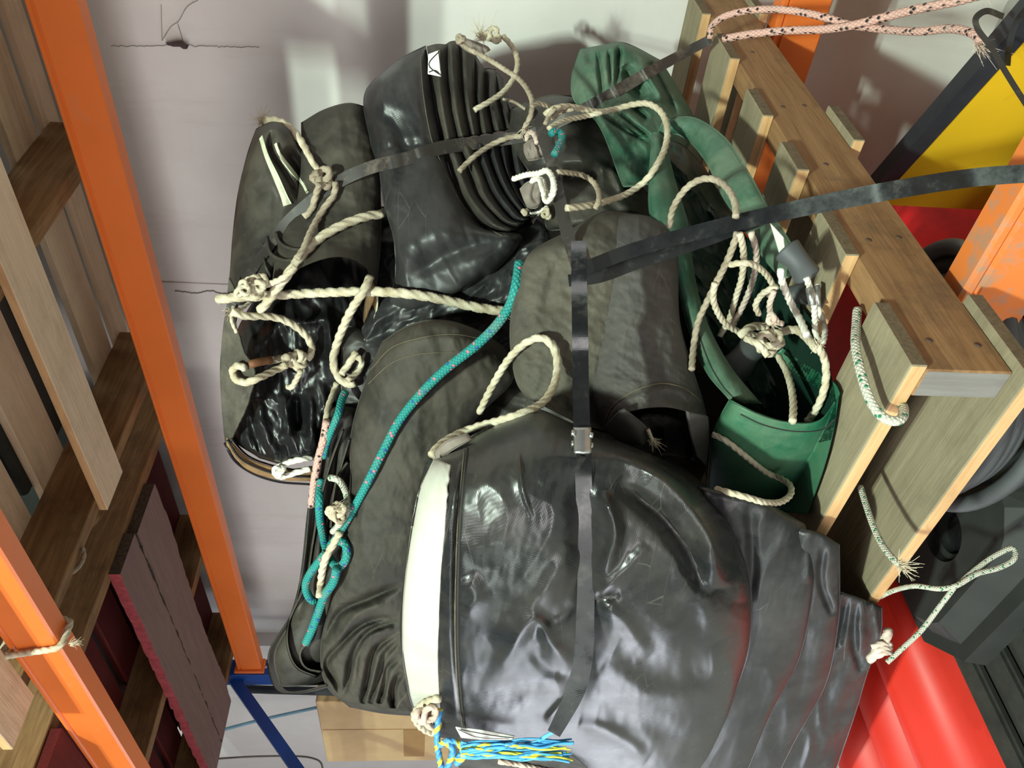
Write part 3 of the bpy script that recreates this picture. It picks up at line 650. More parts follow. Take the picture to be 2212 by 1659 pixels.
# --- top black tarp with pleated side
base2 = np.array([-.95, 1.35, H - .1])
T2 = thing('folded_tarp', base2, 'large black tarp with a pleated side and white corner label, topmost towards the wall', 'tarp', 'folded tarps strapped to the pallet')
pillow('face', [([(858, 130), (890, 112), (920, 98)], 1.47), ([(788, 200), (860, 185), (937, 200)], 1.41), ([(798, 300), (880, 300), (955, 305)], 1.33), ([(817, 365), (900, 370), (985, 400)], 1.27),
    ([(828, 440), (930, 455), (1052, 492)], 1.20), ([(850, 520), (960, 540), (1128, 508)], 1.14), ([(852, 600), (940, 615), (1080, 580)], 1.11), ([(835, 662), (900, 675), (1000, 632)], 1.10)],
    'worn_pvc', T2, .09, .18, 2.6, (.10, .10), res=4, disp=S(('w', .016, 90, 60, 2.5, 3), ('w', .0025, 50, 20, 2, 8, False), k([(850, 560), (930, 500), (1000, 480)], 40, .018), k([(880, 600), (980, 545), (1080, 520)], 18, -.014), k([(800, 240), (850, 270), (880, 330), (870, 420)], 24, -.012),
      stp([(905, 100), (912, 200), (930, 300), (955, 340), (985, 420), (1040, 490), (1100, 520)][::-1], 25, .006), k([(780, 335), (880, 318), (960, 312)], 14, -.008), k([(1000, 650), (1060, 590)], 14, -.02)))
up_e = [((922, 100), (936, 205), (953, 311)), ((962, 96), (962, 200), (982, 302)), ((985, 88), (993, 200), (1010, 298)), ((1022, 108), (1020, 205), (1033, 294)), ((1042, 150), (1046, 215), (1060, 290)), ((1066, 150), (1072, 215), (1088, 284)), ((1082, 172), (1090, 222), (1109, 281)), ((1096, 215), (1108, 240), (1130, 279))]
for i in range(7):
    a, b = up_e[i], up_e[i + 1]
    pillow('pleat', [([a[j], ((a[j][0] + b[j][0]) / 2, (a[j][1] + b[j][1]) / 2 - 3), (b[j][0] + 5, b[j][1])], (1.50, 1.42, 1.36)[j] + .018 * i) for j in range(3)], 'dark_canvas', T2, .035, .10, 1.35, (.10, .02), res=3, disp=S(('w', .006, 30, 80, 3, i), stp([(a[j][0] + 7, a[j][1]) for j in range(3)], 12, .003)))
lo_e = [[(955, 315), (978, 385), (1000, 430), (1038, 482), (1090, 510)], [(985, 312), (1016, 390), (1031, 429), (1076, 477), (1116, 496)], [(1016, 308), (1040, 372), (1061, 423), (1098, 471), (1131, 482)], [(1043, 304), (1061, 365), (1085, 417), (1122, 462), (1139, 474)], [(1070, 300), (1085, 362), (1107, 414), (1133, 455), (1146, 466)], [(1094, 298), (1103, 372), (1125, 426), (1142, 448), (1152, 458)], [(1124, 296), (1132, 360), (1146, 410), (1152, 430), (1158, 444)]]
for i in range(6):
    a, b = lo_e[i], lo_e[i + 1]
    pillow('pleat', [([a[j], ((a[j][0] + b[j][0]) / 2, (a[j][1] + b[j][1]) / 2), (b[j][0] + 4, b[j][1] - 2)], (1.36, 1.30, 1.25, 1.20, 1.18)[j] + .012 * i) for j in range(5)], 'worn_pvc' if i > 1 else 'dark_canvas', T2, .04, .08, 1.35, (.03, .10), res=3, disp=S(('w', .004, 30, 60, 3, i + 9)))
pillow('corner_patch', [([(985, 92), (1005, 82), (1020, 90)], 1.50), ([(1000, 105), (1025, 92), (1050, 98)], 1.47), ([(1025, 122), (1045, 118), (1060, 108)], 1.47)], 'grey_patch', T2, .012, .02, 2, (.2, .2), res=2, disp=S(('w', .006, 12, 30, 2, 4)))
lb = sheet('corner_label', [[(925, 117, 1.37), (949, 108, 1.37)], [(924, 160, 1.36), (953, 166, 1.36)]], 'label_white', T2, .002, res=4)
for pts in ([(949, 110), (926, 140), (953, 164)], [(926, 156), (940, 152), (952, 163)], [(947, 109), (951, 140), (953, 165)]): seam('label_line', pts, 'dark_stitch', lb, .0009)
seam('stitching', [(908, 112), (914, 200), (932, 300), (950, 345), (975, 400), (1000, 445), (1050, 490), (1085, 510)], 'stitch', T2, .0009)
pillow('rope_patch', [([(1122, 408), (1140, 392), (1164, 388)], 1.15), ([(1130, 430), (1150, 425), (1170, 412)], 1.13), ([(1140, 452), (1158, 450), (1170, 440)], 1.13)], 'grey_patch', T2, .01, .03, 2.2, (.15, .15), res=2, disp=S(k([(1158, 395), (1152, 425), (1164, 440)], 5, -.006)))
pillow('rope_patch', [([(1130, 312), (1150, 300), (1176, 304)], 1.20), ([(1132, 330), (1155, 325), (1180, 322)], 1.18), ([(1140, 348), (1160, 345), (1178, 336)], 1.18)], 'grey_patch', T2, .02, .04, 2, (.2, .2), res=2, disp=S(('w', .01, 12, 70, 3, 4)))

# --- left rolled tarp, its open end full of crumpled black sheeting
T1 = thing('rolled_tarp', np.array([-1.1, 1.3, H]), 'dark rolled tarp at left, its open end full of crumpled shiny sheeting', 'tarp', 'folded tarps strapped to the pallet')
pillow('roll', [([(650, 265), (700, 236), (755, 222), (790, 230)], 1.46), ([(650, 330), (735, 320), (817, 330)], 1.38), ([(640, 430), (730, 420), (823, 430)], 1.30), ([(600, 530), (710, 515), (823, 520)], 1.21), ([(585, 632), (640, 584), (730, 555), (785, 573), (814, 625)], 1.13)],
    'brown_canvas', T1, .05, .14, 2.2, (.12, 0.0), res=4, disp=S(('w', .008, 70, 80, 2, 5), ('w', .004, 24, 10, 2, 6, False), k([(690, 250), (700, 330), (720, 380)], 20, -.012)))
seam('hem', [(588, 630), (640, 586), (730, 558), (785, 576), (812, 624)], 'pale_hem', T1, .0019, .003)
sheet('felt_lining', [[(812, 622, 1.16), (812, 665, 1.15), (800, 705, 1.13), (782, 740, 1.12)], [(800, 600, 1.22), (788, 650, 1.22), (782, 700, 1.20), (772, 740, 1.19)]], 'felt_brown', T1, .004)
seam('hem', [(814, 625), (815, 662), (803, 704), (784, 742)], 'pale_hem', T1, .0016)
pillow('outer_fold', [([(553, 278), (590, 262), (630, 275)], 1.42), ([(533, 335), (600, 325), (672, 350)], 1.38), ([(513, 420), (600, 420), (690, 420)], 1.33), ([(502, 510), (580, 520), (670, 500)], 1.26), ([(496, 590), (545, 600), (600, 585)], 1.19), ([(488, 650), (520, 660), (580, 640)], 1.16)],
    'dark_canvas', T1, .08, .12, 2.0, (.08, .05), res=4, disp=S(('w', .008, 60, 110, 2, 7), stp([(562, 272), (565, 320), (590, 390), (618, 450)][::-1], 20, .012), k([(588, 280), (585, 320), (620, 380), (648, 430)], 6, -.03), k([(615, 320), (645, 360), (664, 420)], 14, -.05), k([(560, 560), (600, 520), (650, 480)], 10, -.015)))
sheet('pale_stripe', [[(560, 300), (570, 335), (588, 380), (606, 425), (612, 446)], [(566, 292), (580, 335), (602, 380), (622, 425), (630, 440)]], 'pale_hem', T1, .003, lift=.004, res=4)
sheet('pale_stripe', [[(592, 312), (600, 332), (626, 368), (652, 400), (660, 416)], [(597, 308), (606, 330), (632, 364), (656, 396), (664, 412)]], 'pale_hem', T1, .003, lift=.006, res=3)
for kk, pts in enumerate(([(594, 500), (600, 520), (620, 535), (655, 540), (690, 530)], [(574, 510), (582, 545), (610, 562), (650, 560)], [(566, 525), (570, 570), (585, 600)])):
    px, py, d = path3(pts, 4, .006); sheet('fold_lip', [[(x, y, z) for x, y, z in zip(px[::3], py[::3], d[::3])], [(x - 2, y + 15, z + .035) for x, y, z in zip(px[::3], py[::3], d[::3])]], 'dark_canvas', T1, .004, dmode=True, solid=False)
pillow('crumpled_sheeting', [([(575, 605), (690, 528), (808, 575)], 1.34), ([(512, 715), (650, 690), (796, 690)], 1.20), ([(508, 800), (650, 800), (778, 770)], 1.12), ([(505, 880), (640, 885), (750, 850)], 1.07), ([(500, 945), (600, 960), (720, 925)], 1.03), ([(560, 990), (620, 1004), (690, 985)], 1.01)],
    'black_film', T1, .07, .10, 2.6, (.08, .10), res=3, disp=S(('w', .024, 46, 80, 3.4, 11), ('w', .004, 24, 60, 2.4, 12), k([(640, 700), (700, 690), (715, 720), (720, 830)], 12, .02), k([(560, 860), (570, 930), (590, 985)], 12, .02), k([(615, 850), (622, 920), (610, 960)], 10, .022), k([(665, 840), (672, 900), (668, 970)], 9, .02), k([(640, 850), (645, 930)], 7, -.025), k([(700, 700), (610, 700), (540, 760)], 14, .018)))
sheet('end_flap', [[(494, 600, 1.18), (512, 640, 1.15)], [(490, 655, 1.15), (510, 692, 1.13)], [(483, 700, 1.13), (516, 722, 1.11)], [(478, 750, 1.12), (526, 758, 1.09)], [(475, 800, 1.10), (549, 804, 1.05)], [(478, 870, 1.07), (532, 878, 1.04)], [(483, 930, 1.05), (504, 936, 1.03)], [(487, 966, 1.04), (492, 972, 1.03)]], 'grey_canvas', T1, .004, res=3, disp=S(('w', .008, 30, 80, 3, 2)))
pillow('felt_lining', [([(489, 942), (540, 990), (620, 1012), (690, 1004)], 1.03), ([(489, 962), (530, 1012), (600, 1036), (672, 1040)], 1.02)], 'felt_brown', T1, .02, .10, 3, (.1, .1), res=3)
for q, rr in (([(486, 958), (508, 996), (545, 1022), (600, 1040), (670, 1046)], .003), ([(491, 950), (520, 990), (565, 1014), (620, 1028), (680, 1030)], .0022), ([(500, 948), (535, 984), (580, 1003), (640, 1016)], .002)):
    seam('rolled_edge', q, 'black_film', T1, rr, .004)

# --- filler: crumpled dark sheeting in the middle of the pile
t = pillow('crumpled_tarp', [([(790, 440), (850, 450), (960, 470)], 1.42), ([(795, 540), (900, 550), (1150, 470)], 1.26), ([(800, 660), (950, 640), (1200, 560)], 1.14), ([(770, 740), (950, 720), (1190, 660)], 1.10), ([(770, 830), (930, 800), (1150, 760)], 1.06)], 'worn_pvc', None, .06, .10, 2.6, (.06, .06), res=4, disp=S(('w', .03, 60, 150, 2.2, 15), ('w', .005, 26, 120, 2, 16)))
tag(t, 'crumpled black sheeting in the gap below the pleated black tarp', 'tarp', 'folded tarps strapped to the pallet')
t = pillow('crumpled_tarp', [([(1100, 235), (1190, 205), (1290, 215)], 1.46), ([(1100, 310), (1230, 290), (1330, 335)], 1.36), ([(1160, 400), (1280, 385), (1400, 420)], 1.27), ([(1180, 500), (1300, 490), (1440, 500)], 1.18)], 'dark_canvas', None, .08, .12, 2.2, (.1, .06), res=4, disp=S(('w', .016, 60, 30, 2, 21), k([(1190, 350), (1260, 345), (1318, 358)], 14, .02), k([(1215, 380), (1300, 378)], 16, -.03), k([(1318, 358), (1345, 420)], 8, .015), k([(1180, 240), (1260, 222), (1310, 240)], 20, .012)))
tag(t, 'dark tarp hollow behind the big white rope loop, between the black and green tarps', 'tarp', 'folded tarps strapped to the pallet')

t = pillow('crumpled_tarp', [([(740, 700), (1000, 760), (1250, 700)], 1.13), ([(735, 830), (1000, 850), (1300, 860)], 1.06), ([(740, 960), (1000, 980), (1350, 960)], 1.0), ([(770, 1120), (950, 1130), (1300, 1100)], .97), ([(780, 1280), (920, 1290), (1250, 1260)], .92)], 'dark_canvas', None, .04, .05, 3, (.06, .06), res=6, disp=S(('w', .02, 60, 10, 2.2, 17)))
tag(t, 'dark sheeting deep in the gap between the brown and the grey rolls', 'tarp', 'folded tarps strapped to the pallet')
# --- green tarp
T8 = thing('folded_tarp', np.array([-.8, 1.0, H - .49]), 'green tarp folded into a pocket, lying on the pallet boards', 'tarp')
pillow('rear_bundle', [([(1252, 106), (1300, 97), (1345, 91), (1428, 130)], 1.46), ([(1234, 165), (1330, 150), (1462, 186)], 1.40), ([(1240, 218), (1350, 220), (1502, 262)], 1.34), ([(1295, 275), (1385, 280), (1490, 310)], 1.28), ([(1345, 405), (1395, 400), (1450, 380)], 1.20)],
    'green_canvas', T8, .08, .10, 2.2, (.08, .06), res=3, disp=S(('w', .010, 40, 60, 2.5, 31), k([(1290, 104), (1298, 180), (1300, 215)], 5, -.02), k([(1315, 105), (1320, 189)], 4, -.02), k([(1338, 98), (1330, 189)], 6, -.03), k([(1270, 100), (1278, 140)], 10, -.02), k([(1402, 135), (1463, 250)], 7, -.025), k([(1345, 142), (1389, 216)], 14, -.04), k([(1365, 230), (1400, 260)], 8, -.03), k([(1300, 245), (1350, 280), (1408, 310)], 5, -.02), k([(1330, 240), (1412, 302)], 5, -.02), k([(1380, 130), (1440, 220)], 10, .015)))
strip('rim_fold', [((1408, 335), (1430, 262)), ((1442, 292), (1468, 252)), ((1482, 302), (1512, 258)), ((1525, 352), (1572, 302)), ((1560, 425), (1622, 378)), ((1600, 485), (1662, 448)), ((1650, 560), (1702, 512)), ((1690, 606), (1746, 578))], (1.20, 1.19, 1.17, 1.09, .99, .93, .86, .80), 'green_canvas', T8, .02, .04, 2.2, (.05, .05), disp=S(('w', .004, 25, 50, 2, 3)))
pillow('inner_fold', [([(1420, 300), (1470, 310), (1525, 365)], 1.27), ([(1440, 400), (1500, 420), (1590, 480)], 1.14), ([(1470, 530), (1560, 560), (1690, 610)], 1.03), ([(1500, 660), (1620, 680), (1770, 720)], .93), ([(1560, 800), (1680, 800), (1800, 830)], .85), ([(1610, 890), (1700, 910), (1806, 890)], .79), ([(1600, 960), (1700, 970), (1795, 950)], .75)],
    'shaded_green_pvc', T8, .03, .03, 3, (.03, .03), res=4, disp=S(('w', .03, 60, 55, 3, 33), ('w', .012, 25, 60, 2.5, 34), k([(1500, 420), (1560, 560), (1640, 720), (1700, 840)], 40, -.04), k([(1540, 440), (1545, 500)], 8, .02), k([(1690, 800), (1790, 850)], 10, .03)))
strip('side_wall', [((1409, 285), (1432, 288)), ((1401, 380), (1462, 398)), ((1404, 470), (1486, 478)), ((1440, 530), (1494, 545)), ((1462, 610), (1506, 620)), ((1484, 705), (1530, 700)), ((1522, 800), (1578, 790)), ((1580, 870), (1645, 872))], (1.16, 1.06, .98, .94, .90, .845, .77, .71), 'green_canvas', T8, .03, .06, 2, (.05, .03), disp=S(('w', .006, 30, 80, 3, 36)))
pillow('pocket', [([(1575, 862), (1640, 892), (1700, 909), (1770, 906), (1813, 853)], .665), ([(1540, 930), (1650, 955), (1720, 965), (1800, 935)], .668), ([(1530, 1000), (1640, 1020), (1780, 1012)], .675), ([(1525, 1080), (1650, 1102), (1745, 1110)], .69)], 'green_pvc', T8, .07, .05, 2.4, (.02, .06), res=3, disp=S(('w', .006, 60, 20, 3, 38), stp([(1590, 892), (1650, 918), (1720, 930), (1806, 905)][::-1], 14, .003)))
strip('inner_wall', [((1670, 770), (1690, 752)), ((1730, 815), (1745, 790)), ((1780, 850), (1800, 825)), ((1805, 880), (1815, 850))], (.84, .80, .765, .74), 'green_pvc', T8, .006, .01, 2)
seam('stitching', [(1600, 895), (1650, 918), (1720, 932), (1780, 926), (1808, 900)], 'dark_stitch', T8, .001)
seam('stitching', [(1508, 720), (1540, 800), (1580, 855), (1620, 880)], 'dark_stitch', T8, .0009)
sheet('corner_label', [[(1663, 482, .86), (1692, 512, .83)], [(1684, 552, .82), (1694, 545, .81)]], 'label_white', T8, .002, res=4)

# --- brown canvas roll in the middle with gathered end
T4 = thing('rolled_tarp', np.array([-1.2, .95, H - .1]), 'dusty brown canvas tarp roll with gathered pleats at its end, left of the white band', 'tarp', 'folded tarps strapped to the pallet')
pillow('side_layers', [([(708, 880), (740, 876), (775, 880)], 1.00), ([(684, 980), (730, 980), (780, 980)], .97), ([(664, 1100), (720, 1100), (780, 1100)], .93), ([(650, 1230), (700, 1230), (760, 1230)], .88), ([(632, 1330), (680, 1330), (740, 1330)], .84), ([(592, 1412), (650, 1410), (725, 1410)], .80), ([(604, 1484), (650, 1482), (710, 1478)], .77)],
    'dark_canvas', T4, .06, .08, 2.4, (.06, .05), res=4, disp=S(k([(700, 960), (680, 1100), (665, 1240), (645, 1340)], 8, -.03), k([(730, 940), (715, 1050), (700, 1200), (690, 1350)], 7, -.03)))
pillow('roll', [([(825, 737), (890, 699), (960, 690), (1040, 715), (1092, 750)], .985), ([(787, 830), (900, 805), (1000, 800), (1110, 820)], .95), ([(757, 940), (880, 930), (1020, 920)], .92), ([(755, 1060), (860, 1060), (980, 1060)], .87), ([(735, 1190), (830, 1190), (950, 1190)], .82), ([(712, 1300), (800, 1310), (930, 1310)], .785), ([(692, 1400), (790, 1420), (925, 1430)], .75), ([(703, 1480), (790, 1510), (925, 1520)], .71), ([(755, 1528), (830, 1542), (915, 1548)], .70)],
    'brown_canvas', T4, .09, .12, 2.2, (.07, .06), res=3, disp=S(('w', .008, 90, 110, 2, 41), ('w', .003, 20, 60, 2, 42, False), k([(868, 1261), (802, 1291), (736, 1322), (700, 1388)], 9, -.035), k([(866, 1330), (788, 1347), (736, 1391), (705, 1435), (727, 1479), (736, 1510)], 7, -.035), k([(864, 1340), (796, 1366), (763, 1416), (752, 1466), (738, 1510)], 7, -.03), k([(864, 1363), (810, 1405), (794, 1466), (783, 1520)], 7, -.035), k([(864, 1380), (830, 1419), (819, 1457), (799, 1520)], 7, -.03), k([(864, 1419), (838, 1443), (830, 1479), (819, 1520)], 7, -.03), k([(870, 1450), (850, 1480), (850, 1530)], 7, -.03), k([(850, 1300), (770, 1330), (720, 1410)], 8, .012), k([(850, 1352), (780, 1390), (762, 1480)], 7, .012), k([(850, 1395), (815, 1440), (800, 1500)], 6, .012), stp([(805, 800), (850, 750), (930, 725), (1040, 735)], 30, .006)))
seam('stitching', [(800, 800), (845, 752), (900, 732), (980, 722), (1050, 735)], 'stitch', T4, .0009); seam('stitching', [(795, 830), (845, 785), (900, 766), (980, 760)], 'stitch', T4, .0008)
def lip(parent, pts, shift, dz, mat, lift=.02, th=.004):
    px, py, d = path3(pts, 4, lift, .0015, 4); sheet('fold_lip', [[(x, y, z) for x, y, z in zip(px[::3], py[::3], d[::3])], [(x + shift[0], y + shift[1], z + dz) for x, y, z in zip(px[::3], py[::3], d[::3])]], mat, parent, th, dmode=True)
lip(T4, [(726, 890), (700, 960), (674, 1060), (662, 1180), (650, 1260), (630, 1330), (584, 1408), (584, 1450), (603, 1490), (650, 1492), (705, 1478)], (14, 0), .16, 'dark_canvas', .01)
lip(T4, [(742, 930), (716, 1000), (694, 1080), (676, 1180), (662, 1260), (624, 1350), (624, 1400), (642, 1440), (690, 1462)], (12, 2), .12, 'brown_canvas', .02)
lip(T4, [(756, 950), (738, 1010), (716, 1090), (698, 1200), (690, 1300), (676, 1380), (650, 1410), (660, 1440), (695, 1450)], (10, 2), .09, 'brown_canvas', .026)
lip(T4, [(752, 1000), (732, 1030), (722, 1070), (716, 1140)], (8, 0), .05, 'brown_canvas', .03)

# --- grey roll under the straps
T6 = thing('rolled_tarp', np.array([-.85, .85, H - .35]), 'dusty grey canvas roll with a stitched hem at its end, behind the upright black strap', 'tarp', 'folded tarps strapped to the pallet')
pillow('flat_side', [([(1238, 492), (1300, 457), (1400, 465)], .985), ([(1136, 556), (1260, 545), (1380, 545)], .90), ([(1103, 680), (1240, 675), (1380, 680)], .825), ([(1106, 785), (1230, 800), (1360, 800)], .765), ([(1130, 850), (1240, 895), (1340, 900)], .735), ([(1205, 893), (1270, 925), (1330, 940)], .71)], 'grey_canvas', T6, .06, .16, 2.4, (.08, .08), res=3, disp=S(('w', .007, 70, 100, 2, 51), ('w', .003, 18, 30, 2, 52, False), k([(1180, 540), (1250, 520), (1320, 500)], 16, .01), k([(1240, 500), (1200, 580), (1170, 700)], 14, -.008)))
pillow('roll', [([(1290, 460), (1390, 463), (1482, 488)], .97), ([(1300, 560), (1390, 555), (1468, 570)], .885), ([(1288, 680), (1390, 675), (1468, 685)], .815), ([(1276, 780), (1390, 780), (1492, 780)], .755), ([(1278, 860), (1390, 845), (1518, 862)], .715), ([(1306, 930), (1345, 895), (1440, 880), (1528, 905)], .69)], 'charcoal_canvas', T6, .065, .14, 2.1, (.08, 0.0), res=3, disp=S(('w', .006, 60, 95, 2.5, 53), ('w', .003, 18, 30, 2, 54, False), stp([(1300, 935), (1330, 880), (1380, 850), (1440, 838), (1490, 850), (1524, 885)], 26, .006)))
seam('stitching', [(1302, 930), (1322, 880), (1370, 845), (1430, 828), (1480, 840), (1515, 868)], 'stitch', T6, .0011)
pillow('rolled_core', [([(1310, 930), (1400, 895), (1515, 915)], .74), ([(1340, 960), (1430, 950), (1515, 960)], .735), ([(1380, 985), (1450, 985), (1512, 1000)], .735)], 'charcoal_canvas', T6, .03, .1, 2.4, (.05, .1), res=3, disp=S(k([(1420, 920), (1425, 985)], 10, -.04), k([(1480, 915), (1490, 990)], 9, -.035), ('w', .01, 30, 80, 2, 4)))
sheet('end_flap', [[(1303, 925, .70), (1335, 893, .675), (1350, 886, .675)], [(1330, 948, .69), (1368, 928, .67), (1395, 920, .675)], [(1362, 960, .69), (1388, 962, .675), (1402, 945, .68)]], 'charcoal_canvas', T6, .004, res=3)
sheet('end_flap', [[(1486, 890, .68), (1530, 900, .70)], [(1494, 940, .68), (1533, 945, .70)], [(1506, 985, .685), (1526, 1006, .70)]], 'charcoal_canvas', T6, .004, res=3)

# --- the big black tarp in front
T7 = thing('folded_tarp', np.array([-1.1, .6, H - .64]), 'big glossy black tarp with a white band, strapped to the front of the pallet', 'tarp', 'folded tarps strapped to the pallet')
pillow('fold_layer', [([(1790, 1272), (1850, 1288), (1906, 1312)], .575), ([(1780, 1350), (1840, 1360), (1903, 1372)], .57), ([(1750, 1440), (1820, 1450), (1872, 1462)], .565), ([(1720, 1520), (1790, 1525), (1852, 1530)], .56), ([(1670, 1620), (1750, 1630), (1815, 1640)], .555), ([(1620, 1740), (1700, 1740), (1780, 1740)], .555)], 'worn_pvc', T7, .015, .03, 2.2, (.05, 0), res=4, deck=False, disp=S(('w', .014, 50, 110, 2.5, 61), k([(1850, 1300), (1845, 1380), (1860, 1450)], 9, -.02), k([(1830, 1290), (1810, 1400)], 10, -.02)))
pillow('fold_layer', [([(1715, 1140), (1770, 1150), (1814, 1176)], .565), ([(1725, 1250), (1775, 1255), (1815, 1268)], .56), ([(1725, 1350), (1770, 1350), (1812, 1345)], .555), ([(1690, 1450), (1740, 1460), (1785, 1478)], .55), ([(1610, 1600), (1670, 1600), (1718, 1602)], .545), ([(1540, 1740), (1610, 1740), (1650, 1740)], .54)], 'worn_pvc', T7, .02, .04, 2.2, (.05, 0), res=4, deck=False, disp=S(('w', .010, 60, 100, 2.5, 63), k([(1780, 1180), (1775, 1260), (1800, 1330)], 8, -.015)))
pillow('fold_layer', [([(1510, 1050), (1630, 1075), (1740, 1132)], .575), ([(1540, 1150), (1660, 1150), (1760, 1190)], .56), ([(1570, 1280), (1680, 1280), (1758, 1270)], .545), ([(1560, 1420), (1650, 1420), (1728, 1420)], .535), ([(1500, 1560), (1590, 1560), (1662, 1552)], .53), ([(1440, 1740), (1530, 1740), (1585, 1740)], .53)], 'worn_pvc', T7, .03, .05, 2.2, (.06, 0), res=4, deck=False, disp=S(('w', .009, 90, 110, 2, 65), k([(1620, 1090), (1625, 1200), (1622, 1300)], 12, -.012), k([(1750, 1180), (1745, 1260)], 10, .008)))
pillow('main_fold', [([(942, 985), (985, 962), (1070, 912), (1150, 882), (1240, 915), (1340, 950), (1455, 992)], .64), ([(916, 1012), (1000, 1000), (1100, 990), (1250, 990), (1400, 1020), (1546, 1072)], .56), ([(893, 1110), (1000, 1105), (1300, 1110), (1450, 1130), (1593, 1160)], .515), ([(872, 1240), (1000, 1240), (1300, 1240), (1480, 1250), (1623, 1270)], .49), ([(864, 1370), (1000, 1375), (1300, 1380), (1480, 1385), (1620, 1390)], .48), ([(880, 1490), (1000, 1500), (1300, 1510), (1460, 1510), (1588, 1505)], .49), ([(908, 1565), (990, 1590), (1110, 1604), (1225, 1608), (1330, 1640), (1430, 1660), (1540, 1650)], .51), ([(935, 1590), (1000, 1602), (1110, 1614), (1225, 1630), (1320, 1720), (1420, 1740), (1500, 1740)], .53)],
    'black_pvc', T7, .11, .12, 2.5, (.10, .04), res=3.6, deck=False, disp=S(('w', .010, 120, 100, 2, 71), ('w', .0012, 45, 40, 2, 72, False),
      k([(1285, 955), (1400, 1005), (1490, 1090), (1540, 1180), (1548, 1270)], 24, .030), k([(1330, 1040), (1430, 1120), (1490, 1210), (1520, 1290)], 22, -.026), k([(1560, 1100), (1600, 1190), (1605, 1300)], 18, .010),
      k([(1258, 990), (1264, 1250), (1258, 1420), (1225, 1560)], 34, -.022), k([(1286, 1290), (1340, 1245), (1400, 1180)], 16, .009), k([(1286, 1296), (1345, 1340), (1400, 1420)], 18, .010), k([(1286, 1290), (1310, 1288), (1340, 1284)], 12, -.008), k([(1300, 1060), (1330, 1150), (1300, 1240)], 12, .014),
      k([(1060, 1390), (1140, 1330), (1200, 1250), (1240, 1180)], 26, .014), k([(1080, 1440), (1160, 1340), (1190, 1390), (1238, 1440)], 16, .014), k([(1150, 1400), (1180, 1440), (1230, 1460)], 16, -.010), k([(1236, 1300), (1200, 1330), (1160, 1340)], 16, -.007),
      k([(1180, 1560), (1215, 1520), (1240, 1500)], 10, .014), k([(1040, 1180), (1060, 1280), (1090, 1420)], 50, -.008), k([(1000, 1250), (1030, 1290), (1000, 1330)], 22, .007), k([(1430, 1150), (1500, 1270), (1560, 1380)], 26, .010), k([(1330, 1400), (1440, 1450), (1540, 1440)], 40, -.012), k([(1300, 1440), (1400, 1490), (1560, 1500)], 24, .008), k([(1000, 1460), (1100, 1490), (1200, 1470)], 30, -.008), k([(1290, 1500), (1400, 1505), (1500, 1520)], 16, .006), k([(1290, 1540), (1400, 1560), (1480, 1600)], 26, -.008), k([(1250, 1560), (1330, 1590), (1400, 1640)], 16, .014),
      stp([(952, 990), (950, 1200), (946, 1310), (944, 1400), (952, 1560)][::-1], 40, .006), k([(1006, 965), (990, 1100), (984, 1230), (984, 1400), (996, 1560)], 5, -.008), k([(996, 965), (978, 1100), (972, 1230), (972, 1400), (984, 1560)], 9, .004), k([(1120, 975), (1130, 1060), (1150, 1120)], 4, .005)))
pillow('lower_fold', [([(955, 1588), (1100, 1602), (1300, 1600)], .535), ([(985, 1640), (1120, 1650), (1320, 1660)], .525), ([(1010, 1740), (1150, 1740), (1350, 1740)], .515)], 'charcoal_canvas', T7, .03, .12, 2.4, (.1, 0), res=4, deck=False, disp=S(('w', .016, 30, 10, 2.5, 91)))
sheet('white_band', [[(938, 990), (972, 1003)], [(906, 1055), (966, 1060)], [(890, 1125), (960, 1130)], [(876, 1230), (951, 1230)], [(869, 1320), (947, 1320)], [(870, 1420), (945, 1420)], [(884, 1495), (948, 1495)], [(900, 1545), (952, 1550)]], 'white_band', T7, .003, lift=.003, res=5, disp=S(('w', .003, 26, 80, 3, 80)))
seam('stitching', [(1004, 972), (992, 1080), (985, 1220), (984, 1400), (992, 1520), (1000, 1570)], 'stitch', T7, .0011)
seam('piping', [(1010, 968), (998, 1080), (991, 1220), (990, 1400), (998, 1520), (1006, 1575)], 'dark_stitch', T7, .0016)
pillow('rope_patch', [([(930, 985), (960, 955), (1010, 935)], .635), ([(940, 1000), (975, 975), (1020, 948)], .625)], 'grey_patch', T7, .015, .03, 2, (.2, .2), res=2, disp=S(k([(950, 985), (970, 985)], 5, -.006)))
lb = sheet('corner_label', [[(984, 1572, .495), (1050, 1580, .49), (1112, 1592, .49)], [(996, 1594, .495), (1060, 1600, .49), (1104, 1600, .49)]], 'label_white', T7, .002, res=4)
for pts in ([(990, 1576), (1030, 1592), (1100, 1596)], [(995, 1576), (1060, 1588), (1110, 1594)]):
    px, py, d = path3(pts, 2, .004); V, Fc, _ = tube(W(px, py, d), .0007, 4); mesh('label_line', V, Fc, 'dark_stitch', lb)
